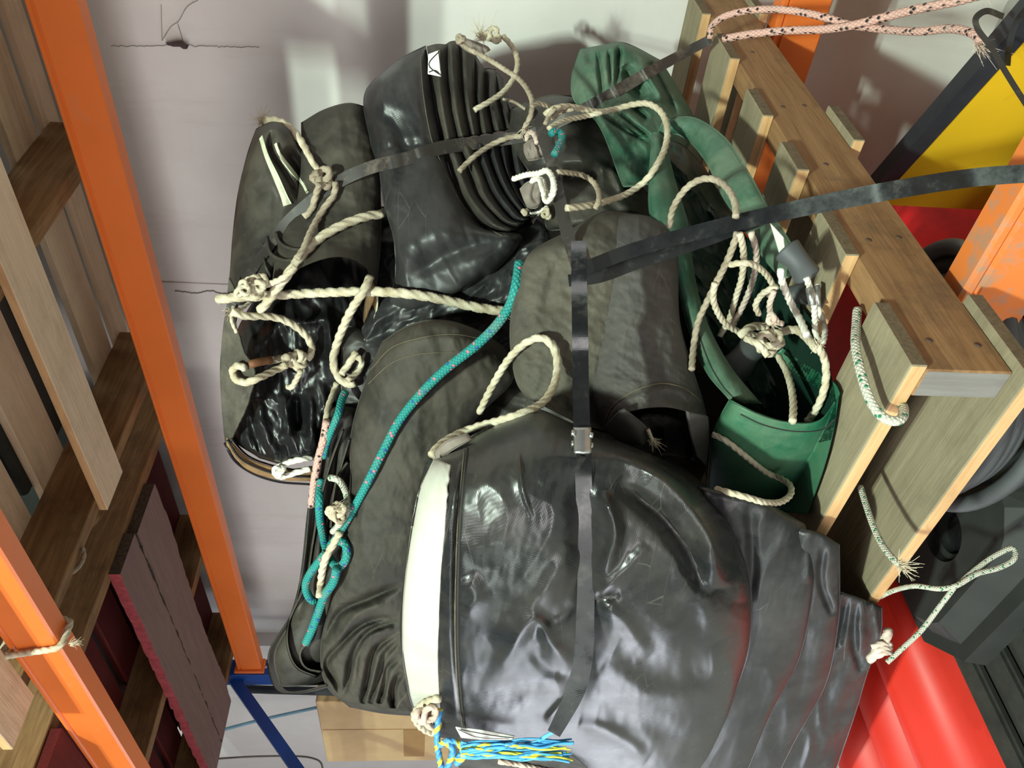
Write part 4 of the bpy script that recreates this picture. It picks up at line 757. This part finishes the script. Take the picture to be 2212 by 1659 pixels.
# ------------------------------------------------------------------ straps
ST = 'strap_black'
ribbon('steel_strap', [(1536, 84, 1.47), (1500, 103), (1400, 157), (1300, 215), (1180, 276), (1140, 292), (1050, 306), (950, 320), (880, 342), (800, 362), (740, 388), (680, 428), (620, 480), (575, 540), (540, 590), (515, 640), (498, 668)], 25, 'strap_dull', 'dull black strap running from the pallet across the tops of the left tarps', lift=.007, slope=.0008, sm=26, widths=[20, 26, 24, 30, 28, 24, 18])
ribbon('steel_strap', [(1150, 238), (1165, 262), (1185, 320), (1200, 390), (1215, 460), (1232, 530), (1244, 578)], 28, 'strap_dull', 'short dull strap hanging between the knot and the upright black strap', lift=.02, slope=.0006, sm=16, widths=[16, 36, 24, 28, 28, 20])
sl = ribbon('steel_strap', [(2260, 372, .80), (2100, 384, .84), (1900, 416, .93), (1700, 456, .97), (1500, 503, .985), (1360, 543, .98), (1262, 580, .965)], 40, ST, 'broad black strap sweeping across the pallet to the upper right', lift=.03, sm=10, widths=[40, 40, 40, 36, 32, 30])
ribbon('steel_strap', [(1640, 482, 1.0), (1500, 527, 1.01), (1380, 565, 1.0), (1290, 598, .985), (1228, 606, .975)], 28, ST, 'black strap lying doubled under the broad strap', lift=.02, sm=8, widths=[14, 26, 30, 30, 26])
ts = thing('steel_strap', W(np.array([1255.]), np.array([1000.]), np.array([.9]))[0], 'glossy black upright strap with a metal seal, tight round the big black tarp', 'strap')
ribbon('band', [(1250, 520, .93), (1251, 600, .925), (1253, 720, .915), (1255, 860, .90), (1258, 950, .895), (1261, 1050), (1265, 1150), (1266, 1250), (1264, 1340), (1262, 1400), (1255, 1450), (1240, 1500), (1215, 1550), (1196, 1585)], 34, ST, None, ts, lift=.003, slope=.0003, sm=10, widths=[33, 34, 35, 36, 36, 36, 36, 38, 40, 42, 30])
px, py, d = path3([(1258, 922), (1258, 978)], 2, .0035, sm=1)
sheet('metal_seal', [[(1238, 923, d[0]), (1258, 923, d[0] - .003), (1277, 923, d[0])], [(1239, 978, d[-1]), (1259, 978, d[-1] - .003), (1278, 978, d[-1])]], 'galvanised', ts, .004, dmode=True)
for x, y in ((1238, 935), (1238, 958), (1277, 940), (1277, 962)):
    dd = d[0] - .004; V, Fc, _ = tube(W(np.array([x - 4., x + 4.]), np.array([y, y + 1.]), np.array([dd, dd])), .0035, 8); mesh('crimp', V, Fc, 'galvanised', ts)
# loop of strap on the yellow board
ribbon('steel_strap', [(2168, 36, 1.10), (2130, 24, 1.08), (2108, 40, 1.07), (2112, 62, 1.06), (2140, 100, 1.04), (2166, 145, 1.04), (2200, 200, 1.02), (2240, 260, 1.0)], 14, 'strap_dull', 'thin curled strap end beside the pink rope at the top right', sm=4)
ribbon('steel_strap', [(2225, 10, 1.06), (2195, 50, 1.07), (2180, 100, 1.08), (2176, 142, 1.07)], 14, ST, 'thin black strap curling over the yellow board', sm=4)
# ------------------------------------------------------------------ ropes
WR, GR, PK = 'white_rope', 'grey_rope', 'pinkish_rope'
G1 = 'white ropes on the tarps'
def knot(parent, x, y, s, mat, w, n=3, seed=0, name='knot', lift=.008):
    r_ = np.random.default_rng(seed)
    gx, gy = np.meshgrid(np.linspace(-.7, .7, 5), np.linspace(-.7, .7, 5)); dd = float(np.min(depth_at(x + gx.ravel() * s, y + gy.ravel() * s, 9.0)))
    e0 = [proj(q) for q in (o_end[0][0], o_end[0][2])]; e0 = min(e0, key=lambda q: math.hypot(q[0] - x, q[1] - y))
    if dd > float(e0[2]) + .06 and math.hypot(e0[0] - x, e0[1] - y) < 70: dd = float(e0[2])      # nothing behind: stay with the rope
    for i in range(max(1, n // 2)):
        a = r_.uniform(0, 6.28); q = r_.uniform(.75, 1.0) * s / 2.7; e = r_.uniform(.7, 1.0)
        pts = []
        for t in np.linspace(.2, 6.0, 22):
            u, v = (math.sin(t) + 2 * math.sin(2 * t)) * q, (math.cos(t) - 2 * math.cos(2 * t)) * q * e
            pts.append((x + u * math.cos(a) - v * math.sin(a), y + u * math.sin(a) + v * math.cos(a), dd - lift + w / F * .55 * math.sin(3 * t) - .007 * i))
        rope(name, pts, w, mat, None, parent, sm=0)
# long white rope across the pile, ending at the teal rope
o = rope('rope', [(468, 648), (500, 643), (560, 640), (640, 635), (720, 631), (820, 630), (900, 637), (970, 650), (1030, 664), (1092, 673)], 23, WR, 'long white rope stretched straight across the middle of the pile to the teal rope', lift=.012, slope=.0004, sm=20)
fray(o, n=14, L=.02); o_left = o
o = rope('rope', [(828, 462), (790, 468), (740, 486), (690, 515), (650, 555), (620, 595), (600, 620), (575, 655), (560, 672)], 22, WR, 'white rope slanting down the left roll to the knot at its edge', lift=.006, slope=.0007, sm=12)
o = rope('rope', [(572, 262), (598, 262), (630, 280), (655, 312), (672, 345), (690, 372)], 24, 'fray_fibre', 'frayed rope end draped over the top of the left tarp, tied in a knot', lift=.004, sm=4, taper=.55); fray(o, at=0, n=60, L=.03, spread=.55)
knot(o, 697, 384, 26, GR, 17, 3, 3)
for pts in ([(725, 392), (722, 420), (700, 450), (672, 500), (655, 540), (640, 560)], [(690, 396), (680, 430), (672, 455), (655, 470)]):
    rope('strand', pts, 16, GR, None, o, lift=.004, sm=5)
o = rope('rope', [(640, 575), (612, 600), (585, 612), (560, 620)], 15, WR, 'bunched white rope knot at the far left edge of the pile', lift=.01, sm=4)
knot(o, 553, 617, 26, WR, 15, 5, 5); knot(o, 525, 625, 18, WR, 11, 3, 8)
for pts in ([(505, 660), (500, 690), (512, 720)], [(540, 652), (520, 668), (500, 672)]): rope('strand', pts, 9, WR, None, o, lift=.006, sm=3)
fray(o, n=12, L=.02)
o = rope('rope', [(498, 672), (530, 683), (570, 683), (610, 690), (645, 710), (668, 735), (674, 760), (662, 778)], 18, WR, 'white rope curving round to a knot on the crumpled black sheeting', lift=.012, slope=.0006, sm=8); kn = o
knot(kn, 642, 778, 22, WR, 15, 4, 11)
rope('loop', [(620, 788), (590, 802), (560, 816), (530, 826), (508, 818), (502, 800), (514, 789), (530, 796)], 18, WR, None, kn, lift=.014, sm=5)
rope('tail', [(650, 800), (640, 820), (628, 838), (620, 834)], 14, WR, None, kn, lift=.01, sm=3)
rope('strand', [(625, 770), (600, 776), (580, 780)], 18, GR, None, kn, lift=.01, sm=3); rope('wire_sleeve', [(585, 778), (560, 782), (538, 788)], 18, 'rust', None, kn, kind='tube', lift=.01, sm=3)
o = rope('rope', [(800, 598), (786, 628), (762, 664), (744, 700), (727, 745), (720, 785), (732, 815), (752, 830), (768, 826)], 20, WR, 'white rope looping down from the roll opening beside its brown lining', lift=.012, slope=.0008, sm=6)
rope('strand', [(770, 760), (752, 788), (738, 808)], 17, WR, None, o, lift=.01, sm=3); rope('strand', [(750, 822), (772, 805), (782, 782), (772, 770)], 15, WR, None, o, lift=.008, sm=3)
o = rope('rope', [(728, 826), (718, 855), (709, 880), (704, 912)], 15, WR, 'short white rope tied into the pink rope', lift=.012, sm=3)
o = rope('rope', [(706, 908), (700, 945), (688, 990), (680, 1030), (675, 1070), (672, 1096)], 17, 'pink_braid', 'pink flecked rope hanging at the left edge of the brown roll', kind='braid', lift=.012, sm=4)
o = rope('rope', [(675, 988), (640, 994), (610, 1004), (592, 1018), (604, 1030), (635, 1022), (672, 1012)], 15, 'bright_cord', 'white rope tied in a small knot at the bottom of the left roll', lift=.008, sm=3); knot(o, 602, 1018, 16, 'bright_cord', 11, 3, 17)
# teal ropes
TL = 'teal_braid'
o = rope('rope', [(1122, 566), (1118, 600), (1106, 650), (1080, 694), (1030, 745), (960, 800), (905, 855), (862, 910), (830, 970), (790, 1050), (752, 1120), (722, 1168), (712, 1180)], 20, TL, 'long teal rope running diagonally over the brown roll', kind='braid', lift=.006, slope=.0006, sm=10)
rope('loop', [(694, 1032), (690, 1070), (690, 1110), (696, 1150), (706, 1190), (724, 1222), (738, 1222), (750, 1196), (744, 1172), (730, 1168)], 18, TL, None, o, kind='braid', lift=.014, sm=4)
o2 = rope('rope', [(706, 1192), (690, 1212), (668, 1242), (660, 1268), (672, 1296), (684, 1300)], 18, TL, 'short teal rope end tied through an eyelet by the brown roll', kind='braid', lift=.016, sm=4)
rope('tail', [(728, 1226), (720, 1258), (702, 1284), (688, 1322), (674, 1360), (660, 1390)], 19, TL, None, o2, kind='braid', lift=.012, sm=4)
o = rope('rope', [(746, 846), (738, 865), (730, 895), (716, 930), (704, 965), (700, 990)], 18, TL, 'teal rope half hidden between the left roll and the brown roll', kind='braid', lift=.012, sm=4, taper=.7)
o = rope('rope', [(1188, 290), (1202, 282), (1214, 292), (1208, 315), (1196, 336)], 16, TL, 'short hook of teal rope in the dark hollow near the centre top', kind='braid', lift=.012, sm=3)
# old frayed grey green knot on the brown roll
o = rope('rope', [(712, 1032), (730, 1036), (742, 1052), (750, 1075), (752, 1100), (735, 1130), (718, 1150)], 15, 'green_fleck_braid', 'old frayed green flecked rope knot under the teal rope', kind='braid', lift=.01, sm=3)
knot(o, 728, 1108, 22, 'fray_fibre', 13, 4, 23); fray(o, n=24, L=.014); rope('strand', [(735, 1150), (722, 1172), (700, 1215), (690, 1290)], 18, 'fray_fibre', None, o, lift=.004, sm=3)
# loop over the front
o = rope('rope', [(1035, 893), (1050, 860), (1078, 808), (1105, 768), (1140, 738), (1172, 730), (1196, 752), (1204, 790), (1196, 835), (1172, 870), (1130, 892), (1080, 908), (1030, 922), (985, 940), (950, 962), (930, 985)], 19, WR, 'white rope loop standing up over the grey roll and the white band', lift=.012, slope=.0006, sm=10)
# ropes on the top black tarp
o = rope('rope', [(1024, 238), (1060, 218), (1090, 196), (1110, 168), (1118, 140), (1114, 115), (1100, 92), (1086, 78)], 13, WR, 'arched white rope with a frayed knot at the very top of the pile', lift=.03, slope=.0006, sm=8)
knot(o, 1064, 76, 20, WR, 12, 3, 29, lift=.01); o_end[0] = (*[None] * 2, W(np.array([1046.]), np.array([84.]), np.array([1.45]))[0], np.array([.03, -.01, .05]), .006); fray(o, n=34, L=.045, spread=.5)
o = rope('rope', [(990, 84), (1010, 104), (1045, 122), (1090, 150), (1122, 172), (1140, 195), (1150, 222), (1146, 250), (1132, 278)], 12, GR, 'thin grey rope running from the corner patch down to the hanging strap', lift=.012, slope=.0008, sm=6); fray(o, n=10, L=.02); knot(o, 994, 84, 12, GR, 10, 2, 31)
rope('strand', [(1086, 214), (1110, 220), (1135, 236)], 7, GR, None, o, lift=.006, sm=3); rope('strand', [(1148, 232), (1160, 224), (1180, 228), (1192, 236)], 11, GR, None, o, lift=.01, sm=3)
o = rope('rope', [(1176, 250), (1190, 238), (1220, 230), (1255, 235), (1290, 242), (1330, 236), (1365, 226), (1400, 224), (1428, 242), (1441, 275), (1438, 315), (1420, 355), (1392, 392), (1352, 420), (1300, 438), (1260, 446), (1222, 450)], 15, WR, 'big white rope loop lying from the black tarps over the green tarp', lift=.014, slope=.0007, sm=10)
rope('strand', [(1185, 278), (1215, 262), (1260, 252), (1300, 243)], 13, WR, None, o, lift=.01, sm=4); rope('strand', [(1178, 268), (1190, 244), (1200, 234)], 11, GR, None, o, lift=.01, sm=3); rope('strand', [(1192, 258), (1212, 242), (1240, 236)], 10, GR, None, o, lift=.008, sm=3)
o = rope('rope', [(1202, 371), (1230, 374), (1262, 380), (1284, 396), (1294, 418), (1293, 436), (1285, 452)], 13, GR, 'small rope arc inside the big white loop', lift=.01, sm=5)
o = rope('rope', [(992, 370), (1020, 342), (1050, 320), (1080, 304), (1105, 296), (1130, 294)], 13, GR, 'greyish rope arched over the lower pleats of the top black tarp', lift=.012, slope=.0008, sm=6)
rope('strand', [(1138, 304), (1140, 288), (1150, 286), (1158, 300), (1160, 310)], 12, PK, None, o, lift=.008, sm=2)
o = rope('rope', [(1108, 387), (1135, 378), (1165, 374), (1180, 368), (1192, 380), (1196, 405), (1190, 424), (1178, 412), (1172, 390), (1156, 386), (1148, 394)], 14, 'bright_cord', 'bright white cord knotted over the brown grey patch at the pleats', lift=.012, sm=3, pitchk=2.6)
rope('loop', [(1166, 388), (1172, 410), (1180, 436), (1190, 428), (1198, 408), (1194, 384)], 13, 'bright_cord', None, o, lift=.016, sm=2, pitchk=2.6); rope('tail', [(1182, 446), (1168, 456), (1156, 470), (1150, 480)], 8, 'bright_cord', None, o, lift=.012, sm=2); rope('tail', [(1184, 446), (1165, 458), (1145, 462)], 7, 'bright_cord', None, o, lift=.01, sm=2)
knot(o, 1180, 462, 13, WR, 9, 2, 37); knot(o, 1134, 458, 9, GR, 8, 2, 38)
# ropes in the green pocket
G3 = 'white ropes heaped in the green tarp'
o = rope('rope', [(1446, 492), (1452, 455), (1468, 424), (1490, 400), (1520, 386), (1550, 390), (1574, 410), (1588, 440), (1590, 470)], 16, GR, 'rope arch over the dark opening of the green tarp, above the broad strap', lift=.02, slope=.0006, sm=8)
o = rope('rope', [(1594, 500), (1584, 530), (1570, 565), (1550, 605), (1528, 650), (1510, 690), (1500, 735), (1494, 800)], 16, GR, 'greyish rope running down the green side wall left of the tangle', lift=.012, slope=.0006, sm=6)
o = rope('rope', [(1598, 505), (1606, 545), (1602, 600), (1590, 640), (1575, 690), (1555, 725)], 15, WR, 'white rope passing down inside the green tarp behind the tangle, first of two', lift=.02, sm=4)
o = rope('rope', [(1622, 500), (1634, 545), (1630, 590), (1614, 640), (1595, 680), (1580, 710)], 15, PK, 'white rope passing down inside the green tarp behind the tangle, second of two', lift=.02, sm=4)
o = rope('rope', [(1576, 572), (1600, 568), (1628, 572), (1652, 590), (1668, 616), (1660, 640)], 15, WR, 'white rope ring in the middle of the green tarp', lift=.035, sm=5)
rope('strand', [(1545, 610), (1540, 640), (1548, 670), (1568, 700), (1600, 718), (1640, 726)], 15, WR, None, o, lift=.03, sm=4); rope('strand', [(1678, 620), (1650, 632), (1632, 660), (1640, 680)], 15, WR, None, o, lift=.03, sm=3); rope('strand', [(1672, 628), (1662, 660), (1670, 690), (1690, 700)], 14, PK, None, o, lift=.03, sm=3)
o = rope('rope', [(1596, 728), (1620, 708), (1648, 706), (1668, 722), (1690, 716), (1720, 712), (1742, 728), (1766, 756)], 20, WR, 'thick fuzzy white rope knotted at the heart of the green tarp', lift=.04, sm=4)
knot(o, 1662, 738, 28, WR, 17, 5, 41, lift=.03); knot(o, 1668, 690, 18, PK, 13, 3, 43, lift=.03); fray(o, n=16, L=.010, spread=1)
rope('strand', [(1610, 730), (1640, 745), (1660, 770)], 17, WR, None, o, lift=.03, sm=3)
o = rope('rope', [(1680, 768), (1698, 800), (1710, 840), (1714, 880), (1712, 912)], 17, WR, 'white rope dropping into the green pocket, left of two', lift=.02, sm=4)
o = rope('rope', [(1766, 745), (1782, 780), (1784, 820), (1774, 860), (1756, 895), (1742, 912)], 18, WR, 'white rope dropping into the green pocket, right of two', lift=.02, sm=4); fray(o, n=16, L=.012, at=0, spread=1)
o = rope('rope', [(1686, 580), (1690, 610), (1706, 650), (1728, 690), (1744, 726)], 17, 'bright_cord', 'bright white rope hanging out of the upper black sleeve', lift=.03, sm=4)
def sleeve(a, b, w, d, label, seed):
    d = float(depth_at(np.array([(a[0] + b[0]) / 2]), np.array([(a[1] + b[1]) / 2]), d)[0]) - w / 2 * .9 * d / F - .025
    P = cr([(*a, d), ((a[0] + b[0]) / 2 + 2, (a[1] + b[1]) / 2 - 2, d - .006), (*b, d)], 14); Q = W(P[:, 0], P[:, 1], P[:, 2]); rr = w / 2 * d / F
    V, Fc, _ = tube(Q, rr * (1 + .1 * np.sin(np.linspace(0, 5, 14) + seed)), 22, cap=False); V2, F2, _ = tube(Q, rr * .86 * (1 + .1 * np.sin(np.linspace(0, 5, 14) + seed)), 22, cap=False)
    n = len(V); ring = [(j, n + j, n + (j + 1) % 22, (j + 1) % 22) for j in range(22)] + [(n - 22 + j, n - 22 + (j + 1) % 22, 2 * n - 22 + (j + 1) % 22, 2 * n - 22 + j) for j in range(22)]
    return tag(mesh('rubber_sleeve', np.vstack([V, V2]), Fc + [tuple(i + n for i in f)[::-1] for f in F2] + ring, 'hose_rubber', solid=True), label, 'sleeve')
sleeve((1580, 806), (1624, 752), 62, .80, 'black rubber sleeve on the rope in the left of the green tarp', 1)
sleeve((1700, 540), (1742, 594), 56, .83, 'black rubber sleeve at the upper end of the bright white rope', 2)
sleeve((1698, 640), (1750, 634), 44, .88, 'black rubber sleeve lying behind the bright white rope', 3)
o = rope('rope', [(1742, 600), (1750, 625), (1758, 655), (1760, 690), (1762, 720), (1776, 742), (1782, 712), (1772, 680), (1764, 650), (1768, 612)], 14, 'bright_cord', 'white rope doubled through metal sleeves beside the pallet board', lift=.02, sm=2)
for a, b in (((1748, 622), (1755, 660)), ((1764, 618), (1768, 662))):
    dd = float(depth_at(np.array([a[0]]), np.array([a[1]]), .8)[0]) - .006; V, Fc, _ = tube(W(np.array([a[0], b[0]], float), np.array([a[1], b[1]], float), np.array([dd, dd])), .0045, 12); mesh('ferrule', V, Fc, 'galvanised', o)
o = rope('rope', [(1540, 938), (1565, 950), (1610, 985), (1655, 1020), (1690, 1035), (1708, 1050), (1708, 1068), (1688, 1084), (1655, 1086), (1625, 1078), (1590, 1068), (1545, 1056)], 15, WR, 'white rope looped across the front of the green pocket', lift=.004, sm=5)
# frayed tuft at the end of the grey roll
o = rope('rope', [(1400, 930), (1404, 940), (1408, 950)], 10, WR, 'tiny frayed rope tuft at the open end of the grey roll', lift=.006, sm=1); fray(o, n=20, L=.015, spread=.5)
# green flecked ropes on the pallet
GF = 'green_fleck_braid'
o = rope('rope', [(1852, 668, .985), (1850, 700, .965), (1848, 745, .93), (1856, 790, .905), (1870, 840, .89), (1888, 880, .88), (1912, 905, .872), (1940, 910, .868), (1952, 896, .88), (1950, 876, .90)], 21, GF, 'white rope with green flecks hooked under the front deck board of the pallet', kind='braid', sm=1)
o = rope('rope', [(1858, 1050, 1.06), (1872, 1095, 1.03), (1888, 1140, 1.0), (1908, 1180, .975), (1930, 1208, .955), (1946, 1222, .945)], 14, GF, 'green flecked rope end frayed over the bottom board of the pallet', kind='braid', sm=2); fray(o, n=30, L=.018, spread=.8)
o = rope('rope', [(1900, 1290, 1.16), (1930, 1276, 1.12), (1975, 1266, 1.08), (2030, 1272, 1.06), (2064, 1266, 1.05), (2110, 1240, 1.05), (2160, 1226, 1.05), (2192, 1206, 1.05), (2190, 1184, 1.06), (2150, 1200, 1.06), (2110, 1228, 1.06), (2070, 1262, 1.062)], 11, GF, 'thin green flecked rope trailing in a loop over the black rubber weight', kind='braid', sm=1)
rope('tail', [(2062, 1268, 1.06), (2030, 1310, 1.07), (1990, 1362, 1.08), (1950, 1400, 1.085), (1915, 1432, 1.09)], 11, GF, None, o, kind='braid', sm=2)
o = rope('rope', [(1880, 1425, 1.10), (1890, 1410, 1.09), (1905, 1395, 1.085), (1915, 1375, 1.085), (1920, 1360, 1.09)], 22, PK, 'bunch of pale rope coils poking out beside the big black tarp', sm=1)
for j in range(3): rope('strand', [(1884 + 6 * j, 1398 + 10 * j, 1.085), (1904 + 4 * j, 1390 + 10 * j, 1.078), (1924, 1392 + 9 * j, 1.085)], 13, PK, None, o, sm=1)
# pink rope over the pallet at the top
PB = 'pink_braid'
o = rope('rope', [(1534, 84, 1.47), (1536, 60, 1.46), (1560, 38, 1.43), (1610, 24, 1.40), (1670, 20, 1.37), (1730, 26, 1.34), (1790, 40, 1.31), (1836, 54, 1.29), (1880, 60, 1.26), (1940, 66, 1.22), (1990, 68, 1.18), (2050, 62, 1.14), (2090, 68, 1.11), (2112, 80, 1.09), (2116, 96, 1.085)], 16, PB, 'pink rope looped over the far end of the pallet, its end by the curled strap', kind='braid', sm=1); fray(o, 'pinkish_rope', n=16, L=.025)
o = rope('rope', [(1562, 84, 1.44), (1620, 74, 1.40), (1700, 66, 1.36), (1770, 64, 1.32), (1836, 56, 1.275), (1900, 40, 1.24), (1980, 20, 1.19), (2060, 4, 1.15), (2130, -14, 1.12)], 18, PB, 'frayed thick pink rope leaving the photo at the top right', kind='braid', sm=1); fray(o, 'pinkish_rope', n=20, L=.02, spread=1)
# rope round the orange beam
Q = [(-1.524, .792, .80), (-1.522, .796, .826), (-1.52, .825, .8245), (-1.51, .853, .822), (-1.505, .858, .79), (-1.50, .858, .73), (-1.496, .848, .708), (-1.493, .825, .706), (-1.493, .798, .707), (-1.498, .792, .72), (-1.508, .7915, .76), (-1.52, .792, .80), (-1.527, .792, .822)]
Q = np.array([(a, b, c + H) for a, b, c in Q]); Q = np.vstack([Q[i] + (Q[i + 1] - Q[i]) * np.linspace(0, 1, 12, endpoint=False)[:, None] for i in range(len(Q) - 1)])
for k_ in range(3): Q[:, k_] = smooth1(Q[:, k_], 4)
V, Fc, uv = tube(Q, .0068, 15, 3, .05); o = tag(mesh('rope', V, Fc, WR, None, uv, solid=True), 'short white rope tied round the orange beam in the bottom left', 'rope')
o_end[0] = (Q[0], Q[0] - Q[2], np.array([-1.492, .80, .69 + H]), np.array([.01, .02, -.05]), .006); fray(o, n=20, L=.015)
o = rope('rope', [(178, 1182, 1.90), (182, 1200, 1.90), (170, 1225, 1.88), (140, 1250, 1.85), (110, 1282, 1.82)], 10, GR, 'thin old rope caught on the brown wood of the red boarded pallet', sm=1)
# rope knot and tassel at the foot of the white band
o = rope('rope', [(950, 1508), (915, 1520), (895, 1545), (912, 1572), (938, 1582), (948, 1560)], 18, WR, 'grubby white rope knot at the lower end of the white band', lift=.01, sm=3); knot(o, 925, 1548, 26, PK, 15, 4, 47, lift=.015)
t = rope('rope', [(952, 1530, 1.12), (947, 1560, 1.11), (944, 1590, 1.11), (946, 1620, 1.115), (952, 1650, 1.12), (960, 1690, 1.13)], 15, 'blue_yellow_rope', None, sm=1, pitchk=2.6)
tag(t, 'blue and yellow twisted rope ending in a loose tassel', 'rope')
for pts in ([(948, 1610, 1.11), (970, 1600, 1.10), (992, 1608, 1.10), (1000, 1625, 1.10), (985, 1640, 1.10)], [(960, 1600, 1.105), (978, 1618, 1.095), (972, 1645, 1.10), (960, 1670, 1.11)], [(985, 1650, 1.10), (1000, 1636, 1.095), (1002, 1612, 1.10)]): rope('knot', pts, 15, 'blue_yellow_rope', None, t, sm=1, pitchk=2.6)
r_ = np.random.default_rng(5)
for j in range(34):
    y0 = 1612 + r_.uniform(-6, 24); ye = 1600 + (j % 17) * 2.6 + r_.uniform(-3, 3); L = r_.uniform(190, 245); c_ = 'yellow_strand' if j % 3 == 1 else 'blue_strand'; A_ = r_.uniform(2, 5); ph = r_.uniform(0, 6)
    pts = [(995 + L * q, y0 + (ye - y0) * q + A_ * math.sin(q * 14 + ph) - (18 * q * (1 - q) if ye < 1625 else 0), 1.09 - .012 * math.sin(q * 3) + r_.uniform(-.006, .006)) for q in np.linspace(0, 1, 8)]
    rope('tassel_strand', pts, r_.uniform(3.5, 6), c_, None, t, kind='tube', sm=1, solid=False)
for j in range(4): rope('tassel_strand', [(1150, 1608 + j, 1.085), (1175, 1590 + j * 2, 1.075), (1195, 1578 + j * 2, 1.07), (1206 + 2 * j, 1566 + j * 5, 1.065)], 4, 'blue_strand', None, t, kind='tube', sm=1, solid=False)
o = rope('rope', [(1075, 1645), (1110, 1650), (1160, 1660), (1210, 1672)], 12, PK, 'pale rope lying under the blue and yellow tassel', lift=.006, sm=2)
# ------------------------------------------------------------------ light
def area(name, loc, target, sx, sy, power, col):
    l = bpy.data.lights.new(name, 'AREA'); l.shape = 'RECTANGLE'; l.size = sx; l.size_y = sy; l.energy = power; l.color = col
    o = bpy.data.objects.new(name, l); C.objects.link(o); o.location = Vector(loc) + Vector((0, 0, H))
    o.rotation_euler = (Vector(target) - Vector(loc)).to_track_quat('-Z', 'Y').to_euler(); return o
area('ceiling_lamp', (.33, -1.55, 1.93), (-.7, 1.4, -.2), .14, .04, 110, (.80, 1.0, .83))
area('ceiling_lamp', (.45, -1.60, 2.12), (-.7, 1.4, -.2), .14, .04, 80, (.80, 1.0, .83))
area('aisle_daylight', (-4.7, -.75, -.75), (-1.0, .6, -.2), 1.7, 1.15, 32, (.86, .91, 1.0))
area('window_daylight', (-3.3, -3.0, .25), (-.9, .5, -.1), .55, 1.3, 30, (.88, 1.0, .92))
area('aisle_fill', (-.3, -2.6, 2.6), (-.3, -2.3, -1.3), 3.5, .5, 110, (1.0, .98, .95))  # overhead fill added to bounce off the floor onto undersides
area('low_fill', (-.6, -4.2, -.55), (-.8, 2, .3), 3.4, 1.5, 118, (1.0, .965, .955))  # soft low fill added to brighten the upper wall
w = bpy.data.worlds.new('world'); bpy.context.scene.world = w; w.use_nodes = True
w.node_tree.nodes['Background'].inputs[0].default_value = (.98, .96, 1.0, 1); w.node_tree.nodes['Background'].inputs[1].default_value = .12
vs = bpy.context.scene.view_settings; vs.view_transform = 'Standard'; vs.look = 'None'; vs.exposure = 0; vs.gamma = 1; vs.use_curve_mapping = False
